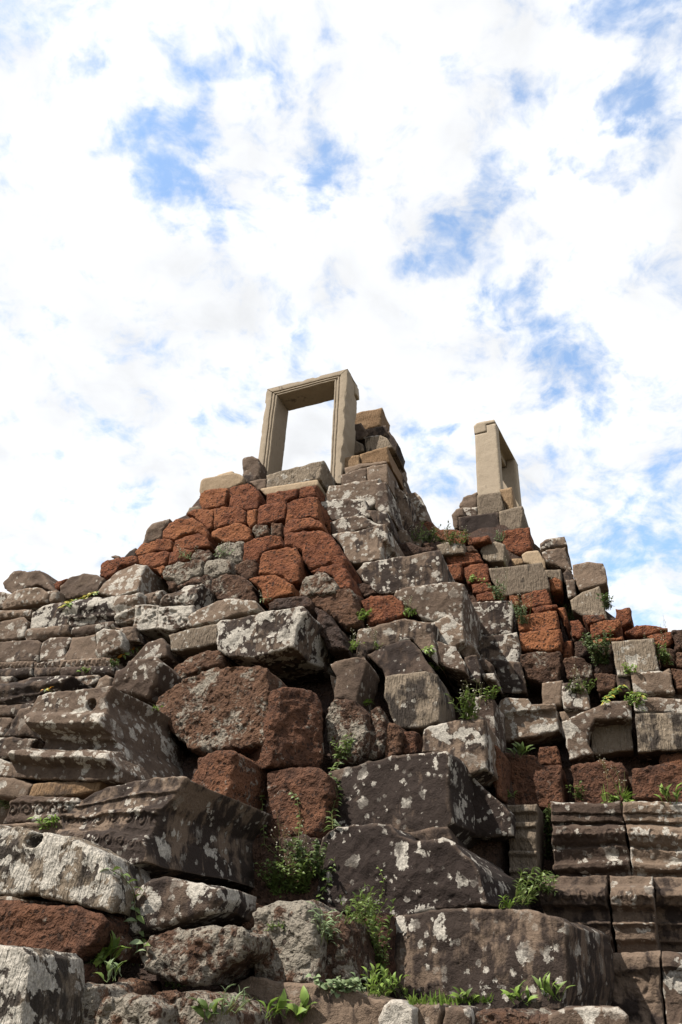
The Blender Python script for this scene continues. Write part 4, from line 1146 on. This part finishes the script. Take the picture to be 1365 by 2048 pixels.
def weed(x, y, w, h, n, leaf, mat, name, label, cat='weed', group=None, flowers=0, fh=1.6, narrow=.45, spread=1.0):
    """leafy clump: n stems from the base pixel, w x h photo pixels across, leaf length in pixels"""
    w, h = w * .9, h * .8; n = max(4, int(n * .75)); leaf *= .9
    P, nor, d = hit(x, y); k = d / FPX
    root = plant_root(name, label, cat, P, group)
    S, Lf, Fl = Soup(), Soup(), Soup()
    out = unit(nor * 1.0 + np.array([0, 0, .15]))
    for i in range(n):
        q, nq, _ = hit(x + random.uniform(-.5, .5) * w * .7, y + random.uniform(-4, 2))
        if np.linalg.norm(q - P) > max(w, h) * k * 1.6: q = P
        dr = unit(ZV * random.uniform(.6, 1.1) + UV * random.uniform(-.55, .55) * spread * w / max(h, 1) + out * random.uniform(.15, .6))
        Ls = h * k * random.uniform(.55, 1.05)
        pts = [q - nor * .01 + dr * Ls * t + out * Ls * .25 * t * t - ZV * Ls * .18 * t * t for t in np.linspace(0, 1, 6)]
        S.tube(pts, .0022, .0010)
        m = max(3, int(Ls / (leaf * k) * 2.4))
        for j in range(m):
            t = (j + .6) / m; c = pts[0] + (pts[-1] - pts[0]) * t
            ii = min(int(t * 5), 4); c = pts[ii] + (pts[ii + 1] - pts[ii]) * (t * 5 - ii)
            dd = unit(UV * random.uniform(-1, 1) + out * random.uniform(.1, .8) + ZV * random.uniform(-.25, .6))
            Lf.leaf(c, dd, unit(ZV + out * .6 + rv() * .35), leaf * k * random.uniform(.7, 1.2), leaf * k * narrow * random.uniform(.8, 1.15))
    for i in range(flowers):
        q, _, _ = hit(x + random.uniform(-.4, .4) * w, y - 2)
        if np.linalg.norm(q - P) > max(w, h) * k * 1.6: q = P
        Ls = h * k * fh * random.uniform(.7, 1.1)
        dr = unit(ZV + UV * random.uniform(-.35, .35) + out * .25)
        pts = [q + dr * Ls * t + UV * math.sin(t * 3) * Ls * .05 for t in np.linspace(0, 1, 7)]
        S.tube(pts, .0016, .0008)
        for j in range(7):
            t = random.uniform(.45, 1); c = q + dr * Ls * t
            e = c + unit(rv() + ZV) * Ls * .12
            S.tube([c, (c + e) / 2, e], .0008, .0006); Fl.ball(e, random.uniform(.003, .006))
    S.out('stems', LM['stem'], root); Lf.out('foliage', LM[mat], root); Fl.out('florets', LM['white'], root)
    return root

def tuft(x, y, w, h, n, mat, name, label, cat='grass tuft', group=None):
    P, nor, d = hit(x, y); k = d / FPX
    root = plant_root(name, label, cat, P, group); B = Soup()
    for i in range(n):
        q, nq, _ = hit(x + random.uniform(-.5, .5) * w, y + random.uniform(-3, 3))
        if np.linalg.norm(q - P) > max(w, h) * k * 1.6: q = P
        dr = unit(ZV + UV * random.gauss(0, .5) + unit(nor) * random.uniform(0, .6))
        B.blade(q - nor * .005, dr, h * k * random.uniform(.5, 1.1), 2.6 * k * random.uniform(.7, 1.4), random.uniform(.1, .6))
    B.out('blades', LM[mat], root)

def creeper(path, leaf, mats, name, label, cat='creeper', step=1.0, narrow=.42):
    """a runner over the stones; every leaf is a part of its own (shared meshes)"""
    pts = [hit(x, y, .012) for x, y in path]
    P0 = pts[0][0]; k = pts[0][2] / FPX
    root = plant_root(name, label, cat, P0)
    C = []
    for i in range(len(pts) - 1):
        for t in np.linspace(0, 1, 6, endpoint=False): C.append(pts[i][0] * (1 - t) + pts[i + 1][0] * t)
    C.append(pts[-1][0])
    S = Soup(); S.tube(C, .0025, .0012); S.out('stem', LM['stem'], root, stuff=False)
    protos = []
    for m in mats:
        B = Soup(); B.leaf(np.zeros(3), np.array([1., 0, 0]), ZV, leaf * k, leaf * k * narrow)
        me = bpy.data.meshes.new('leaf'); me.from_pydata([tuple(v) for v in B.v], [], B.f); me.materials.append(LM[m])
        me.polygons.foreach_set('use_smooth', [True] * len(me.polygons)); protos.append(me)
    tot = sum(np.linalg.norm(C[i + 1] - C[i]) for i in range(len(C) - 1))
    n = max(4, int(tot / (leaf * k * .62 * step)))
    for j in range(n):
        i = int(j / n * (len(C) - 1)); c = C[i]
        _, nor, _ = pts[min(i // 6, len(pts) - 1)]
        o = bpy.data.objects.new('leaf', protos[j % len(protos)]); col.objects.link(o)
        x = unit(UV * (1 if j % 2 else -1) * random.uniform(.5, 1.1) - ZV * random.uniform(-.3, .7) + nor * random.uniform(.1, .6))
        z = unit(nor + ZV * .9 + rv() * .3); y = unit(np.cross(z, x)); z = np.cross(x, y)
        s = random.uniform(.7, 1.15)
        M = Matrix([(x[0] * s, y[0] * s, z[0] * s, c[0] - P0[0]), (x[1] * s, y[1] * s, z[1] * s, c[1] - P0[1]), (x[2] * s, y[2] * s, z[2] * s, c[2] - P0[2]), (0, 0, 0, 1)])
        o.parent = root; o.matrix_parent_inverse = Matrix.Identity(4); o.matrix_basis = M
        TRIS[0] += 16

def broadleaf(x, y, n, leaf, mats, name, label, cat='plant', narrow=.5, up=.7, spread=1.0):
    """rosette of large leaves, each a part"""
    P, nor, d = hit(x, y, .005); k = d / FPX
    root = plant_root(name, label, cat, P)
    protos = []
    for m in mats:
        B = Soup(); B.leaf(np.array([leaf * k * .25, 0, 0]), np.array([1., 0, 0]), ZV, leaf * k, leaf * k * narrow)
        B.tube([np.zeros(3), np.array([leaf * k * .14, 0, 0]), np.array([leaf * k * .28, 0, 0])], .002, .0015)
        me = bpy.data.meshes.new('leaf'); me.from_pydata([tuple(v) for v in B.v], [], B.f); me.materials.append(LM[m])
        me.polygons.foreach_set('use_smooth', [True] * len(me.polygons)); protos.append(me)
    for j in range(n):
        a = j * 2.4 + random.uniform(-.4, .4)
        o = bpy.data.objects.new('leaf', protos[j % len(protos)]); col.objects.link(o)
        x_ = unit(UV * math.cos(a) * spread + unit(nor) * (.45 + .4 * math.sin(a)) + ZV * random.uniform(up - .5, up + .5))
        z = unit(ZV + unit(nor) * .7 + rv() * .3); y_ = unit(np.cross(z, x_)); z = np.cross(x_, y_)
        s = random.uniform(.65, 1.15); c = UV * random.uniform(-.6, .6) * leaf * k * spread + ZV * random.uniform(0, .5) * leaf * k
        M = Matrix([(x_[0] * s, y_[0] * s, z[0] * s, c[0]), (x_[1] * s, y_[1] * s, z[1] * s, c[1]), (x_[2] * s, y_[2] * s, z[2] * s, c[2]), (0, 0, 0, 1)])
        o.parent = root; o.matrix_parent_inverse = Matrix.Identity(4); o.matrix_basis = M
        TRIS[0] += 30

GW = 'weeds rooted in the stone joints'
weed(580, 1790, 110, 95, 60, 10, 'green', 'flowering_weed', 'feathery green weed with thin white-flowered stalks beside the kerb stone', flowers=9, fh=1.7, narrow=.5)
weed(740, 1970, 95, 185, 34, 15, 'green', 'leafy_climber', 'tall leafy climber filling the dark gap beside the biggest flank block', 'climber', narrow=.42)
weed(722, 1850, 100, 80, 20, 13, 'green', 'leafy_climber', 'leafy climber spilling over the pitted footing stone', 'climber', narrow=.4)
weed(655, 1890, 50, 80, 18, 24, 'pale', 'strap_leaf_plant', 'small plant with pale finger-like leaves on the pitted footing stone', 'plant', narrow=.18)
weed(690, 1985, 130, 45, 26, 15, 'pale', 'ground_cover', 'pale round-leaved ground cover behind the kerb stone', 'ground cover', narrow=.75)
weed(775, 1992, 120, 50, 36, 15, 'bright', 'leafy_weed', 'bright yellow-green weed patch growing along the kerb stone', narrow=.5)
tuft(900, 2008, 170, 26, 170, 'bright', 'grass_tuft', 'short bright grass along the base of the biggest flank block')
broadleaf(930, 2010, 9, 22, ['green', 'bright'], 'seedling', 'broad-leaved seedling against the foot of the biggest flank block', narrow=.36)
broadleaf(1045, 2012, 16, 26, ['bright', 'green'], 'leafy_weed', 'leafy weed by the lichen-capped low block', 'weed', narrow=.34)
broadleaf(1105, 2004, 14, 30, ['bright', 'green'], 'leafy_weed', 'tall narrow-leaved weed at the streaked corner of the biggest flank block', 'weed', narrow=.28, up=1.2)
broadleaf(192, 1950, 20, 40, ['bright', 'green'], 'lobed_plant', 'plant with long lobed leaves beneath the white-lichened block', narrow=.3, up=.8)
broadleaf(265, 1935, 16, 26, ['dark', 'green'], 'star_leaf_plant', 'dark plant with a star of narrow leaves below the hanging creeper', narrow=.2)
broadleaf(225, 1968, 12, 28, ['green', 'pale'], 'broad_leaf_plant', 'low broad-leaved plant on the grey-crusted footing', narrow=.4)
weed(330, 1975, 90, 22, 12, 10, 'green', 'small_weed', 'thin low weeds under the long pitted footing stone', narrow=.4)
creeper([(220, 1742), (243, 1757), (262, 1778), (272, 1805), (276, 1838), (283, 1870), (290, 1888), (299, 1906)], 22, ['pale', 'green'], 'hanging_creeper', 'pale creeper hanging in a string over the lichen-blotted block', step=.75)
broadleaf(530, 2046, 11, 34, ['bright', 'green'], 'glossy_plant', 'glossy broad-leaved plant in front of the kerb stone', narrow=.5, up=.8)
broadleaf(590, 2048, 11, 34, ['green', 'bright'], 'glossy_plant', 'second glossy broad-leaved plant along the kerb stone, by the pale fragment', narrow=.5, up=.8)
weed(462, 2030, 50, 50, 18, 24, 'pale', 'spiky_plant', 'spiky narrow-leaved plant at the rounded end of the kerb stone', 'plant', narrow=.14)
broadleaf(425, 2046, 10, 30, ['dark', 'green'], 'glossy_plant', 'dark glossy plant beside the spiky one at the end of the kerb', narrow=.45)
creeper([(668, 1660), (662, 1625), (672, 1590), (668, 1555), (682, 1520), (690, 1490), (700, 1470)], 18, ['green', 'dark'], 'joint_creeper', 'green creeper climbing the joint between laterite corner and flank', step=.4, narrow=.3)
weed(692, 1520, 46, 60, 16, 12, 'green', 'fern', 'fern tuft in the joint beside the rounded grey laterite', 'fern', narrow=.3)
creeper([(570, 1725), (530, 1690), (525, 1650), (522, 1600), (520, 1585)], 8, ['green'], 'thin_creeper', 'thread-like creeper rising over the joint of the laterite corner', step=2.2, narrow=.6)
creeper([(600, 1720), (598, 1680), (600, 1640), (596, 1600), (583, 1580)], 9, ['green', 'dark'], 'thin_creeper', 'thread-like creeper over the pitted laterite block nearest the stair flank', step=1.6, narrow=.6)
weed(628, 1760, 80, 105, 26, 11, 'dark', 'leafy_climber', 'dark heart-leaved climber behind the flowering weed', 'climber', narrow=.7)
weed(1055, 1815, 90, 85, 22, 15, 'green', 'fern', 'big green fern between the flank and the pilaster', 'fern', narrow=.32)
weed(1095, 1790, 50, 75, 14, 14, 'green', 'fern', 'fern growing against the side of the baluster pilaster', 'fern', narrow=.3)
weed(1098, 1720, 16, 110, 16, 9, 'dark', 'joint_weed', 'dark weeds in the vertical joint beside the baluster pilaster', narrow=.5)
weed(1015, 1818, 60, 26, 14, 15, 'bright', 'leafy_weed', 'bright weed on top of the biggest flank block', narrow=.35)
tuft(1243, 1608, 70, 42, 90, 'bright', 'grass_tuft', 'bright grass tuft on top of the carved plinth at its joint')
weed(1245, 1608, 90, 45, 10, 10, 'bright', 'flowering_weed', 'tall thin weed rising from the grass tuft on the plinth', flowers=4, fh=2.2)
broadleaf(1343, 1610, 12, 26, ['bright', 'green'], 'broad_leaf_plant', 'fresh green broad-leaved plant on top of the carved plinth', narrow=.4, up=1.1)
weed(1155, 1600, 50, 40, 12, 9, 'green', 'joint_weed', 'small weed at the joint between red laterite blocks above the plinth')
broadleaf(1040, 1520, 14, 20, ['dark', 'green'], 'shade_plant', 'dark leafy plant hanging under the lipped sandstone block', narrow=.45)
weed(1010, 1600, 40, 24, 8, 14, 'green', 'small_weed', 'small weed between the flank and the pilaster top', narrow=.5)
weed(935, 1440, 60, 70, 26, 14, 'green', 'flowering_weed', 'lush weed with white-flowered stalks on the flank ledge', flowers=8, fh=1.3)
weed(985, 1400, 50, 34, 14, 10, 'bright', 'leafy_weed', 'yellowish weed at the corner of the thin upright block')
creeper([(1210, 1408), (1225, 1385), (1245, 1372), (1265, 1380), (1285, 1395), (1280, 1425)], 10, ['yellow', 'bright', 'bright'], 'yellow_creeper', 'yellowing creeper over the top of the lipped blocks', step=.45)
weed(1262, 1415, 50, 40, 14, 10, 'bright', 'leafy_weed', 'bright weed in the joint between two lipped blocks')
weed(880, 1340, 50, 60, 24, 12, 'green', 'leafy_climber', 'leafy climber in the hollow of the flank', 'climber')
weed(860, 1310, 40, 30, 12, 11, 'bright', 'leafy_climber', 'bright climber tip on the lichened flank corner', 'climber')
weed(703, 1302, 28, 34, 14, 9, 'bright', 'flowering_weed', 'small weed with a flower stalk in the dark gap beside the slab', flowers=3, fh=1.7)
weed(723, 1243, 20, 40, 12, 10, 'bright', 'leafy_weed', 'upright bright weed between dark laterite blocks above the slab')
weed(815, 1232, 40, 34, 18, 9, 'bright', 'flowering_weed', 'yellow-green weed on the ledge below the long flank block', flowers=4, fh=1.5)
weed(755, 1300, 24, 20, 5, 8, 'green', 'flowering_weed', 'single pale flower stalk in front of the flank blocks', flowers=3, fh=3.2)
weed(728, 1412, 26, 18, 10, 12, 'bright', 'leafy_weed', 'bright little weed on the rounded grey laterite')
weed(443, 1115, 40, 30, 9, 7, 'pale', 'flowering_weed', 'dry pale flowering weed on the grey laterite below the terrace', flowers=6, fh=1.4)
weed(366, 1120, 60, 26, 9, 6, 'pale', 'flowering_weed', 'sparse dry weed at the sloping end of the red terrace', flowers=5, fh=1.4)
weed(535, 1205, 30, 20, 6, 7, 'pale', 'small_weed', 'small dry weed above the thick slab', flowers=2)
weed(860, 1085, 110, 46, 40, 7, 'dark', 'low_bush', 'dark scrubby bush in the gully beside the pier', 'bush', flowers=4, fh=1.2)
weed(915, 1090, 70, 36, 22, 7, 'green', 'low_bush', 'grassy scrub on the skyline between the two door frames', 'bush', flowers=7, fh=1.3)
weed(1000, 1085, 24, 28, 14, 6, 'pale', 'flowering_weed', 'dry flowering weed beside the red block of the tower', flowers=5, fh=1.1)
weed(950, 1165, 60, 24, 14, 8, 'bright', 'leafy_weed', 'bright creeping weed on red laterite between flank and tower')
weed(1000, 1200, 30, 60, 16, 7, 'dark', 'joint_weed', 'thin dark weed below the jutting tower block', flowers=3)
weed(1045, 1250, 40, 60, 16, 7, 'pale', 'flowering_weed', 'straggly dry weed on the red blocks of the retaining wall', flowers=6, fh=1.2)
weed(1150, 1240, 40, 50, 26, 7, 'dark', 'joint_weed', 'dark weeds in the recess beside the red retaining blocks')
weed(1110, 1190, 26, 34, 16, 7, 'green', 'joint_weed', 'weed in the joint beside the large pale tower block', flowers=2)
weed(1215, 1220, 26, 40, 18, 9, 'dark', 'joint_weed', 'weed on the skyline beside the pale wedge block')
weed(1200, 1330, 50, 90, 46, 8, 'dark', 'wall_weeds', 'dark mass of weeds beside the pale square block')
weed(1223, 1275, 18, 40, 8, 9, 'bright', 'leafy_weed', 'bright upright weed over the pale square block')
weed(1262, 1350, 40, 30, 14, 9, 'bright', 'leafy_weed', 'yellow-green weed in the joint under the pale square block')
weed(1335, 1330, 30, 60, 18, 9, 'green', 'joint_weed', 'weed past the pale square block along the retaining wall', flowers=3)
weed(1160, 1390, 60, 40, 18, 8, 'green', 'joint_weed', 'weed on the ledge behind the lipped blocks', flowers=3)
weed(1065, 1370, 30, 40, 14, 9, 'green', 'joint_weed', 'weed between dark lichened wall blocks', flowers=2)
creeper([(225, 1330), (232, 1316), (245, 1306), (262, 1298), (285, 1290)], 14, ['orange', 'green'], 'orange_sprig', 'sprig with orange leaves in front of the carved figure stone', step=.6)
weed(226, 1335, 26, 22, 12, 10, 'dark', 'small_weed', 'dark green weed at the root of the orange sprig')
creeper([(128, 1216), (140, 1208), (150, 1200), (165, 1192), (185, 1188), (200, 1185)], 11, ['yellow', 'bright'], 'yellow_creeper', 'yellow creeper along the top course of the moulded wall', step=.6)
weed(172, 1348, 36, 14, 8, 9, 'bright', 'small_weed', 'tiny bright weed under the dentil course of the moulded wall')
creeper([(90, 1378), (98, 1380), (106, 1382)], 10, ['orange', 'yellow', 'pale'], 'orange_sprig', 'tiny sprig with an orange leaf on the dark flat-topped block', step=.6)
weed(100, 1660, 60, 36, 20, 16, 'bright', 'leafy_weed', 'light green weed above the white-lichened block', narrow=.28)
weed(10, 1620, 40, 60, 14, 18, 'pale', 'leafy_weed', 'pale long-leaved weed at the broken end of the scroll band', narrow=.25)
weed(310, 1425, 24, 14, 8, 9, 'bright', 'small_weed', 'bright tuft in the hollow under the grey boulder')
weed(560, 1862, 70, 20, 20, 7, 'green', 'moss_weed', 'low mossy weed on the saddle of the pitted footing stone')
creeper([(640, 1800), (655, 1770), (668, 1740), (672, 1715)], 12, ['bright', 'green'], 'leafy_shoot', 'single leafy shoot beside the dark rounded flank block', step=.8)
creeper([(765, 1790), (770, 1760), (762, 1740), (757, 1732)], 7, ['bright'], 'thin_tendril', 'thin curling tendril across the dark rounded flank block', step=1.6)
print('TRIS', TRIS[0], 'objects', len(bpy.data.objects))
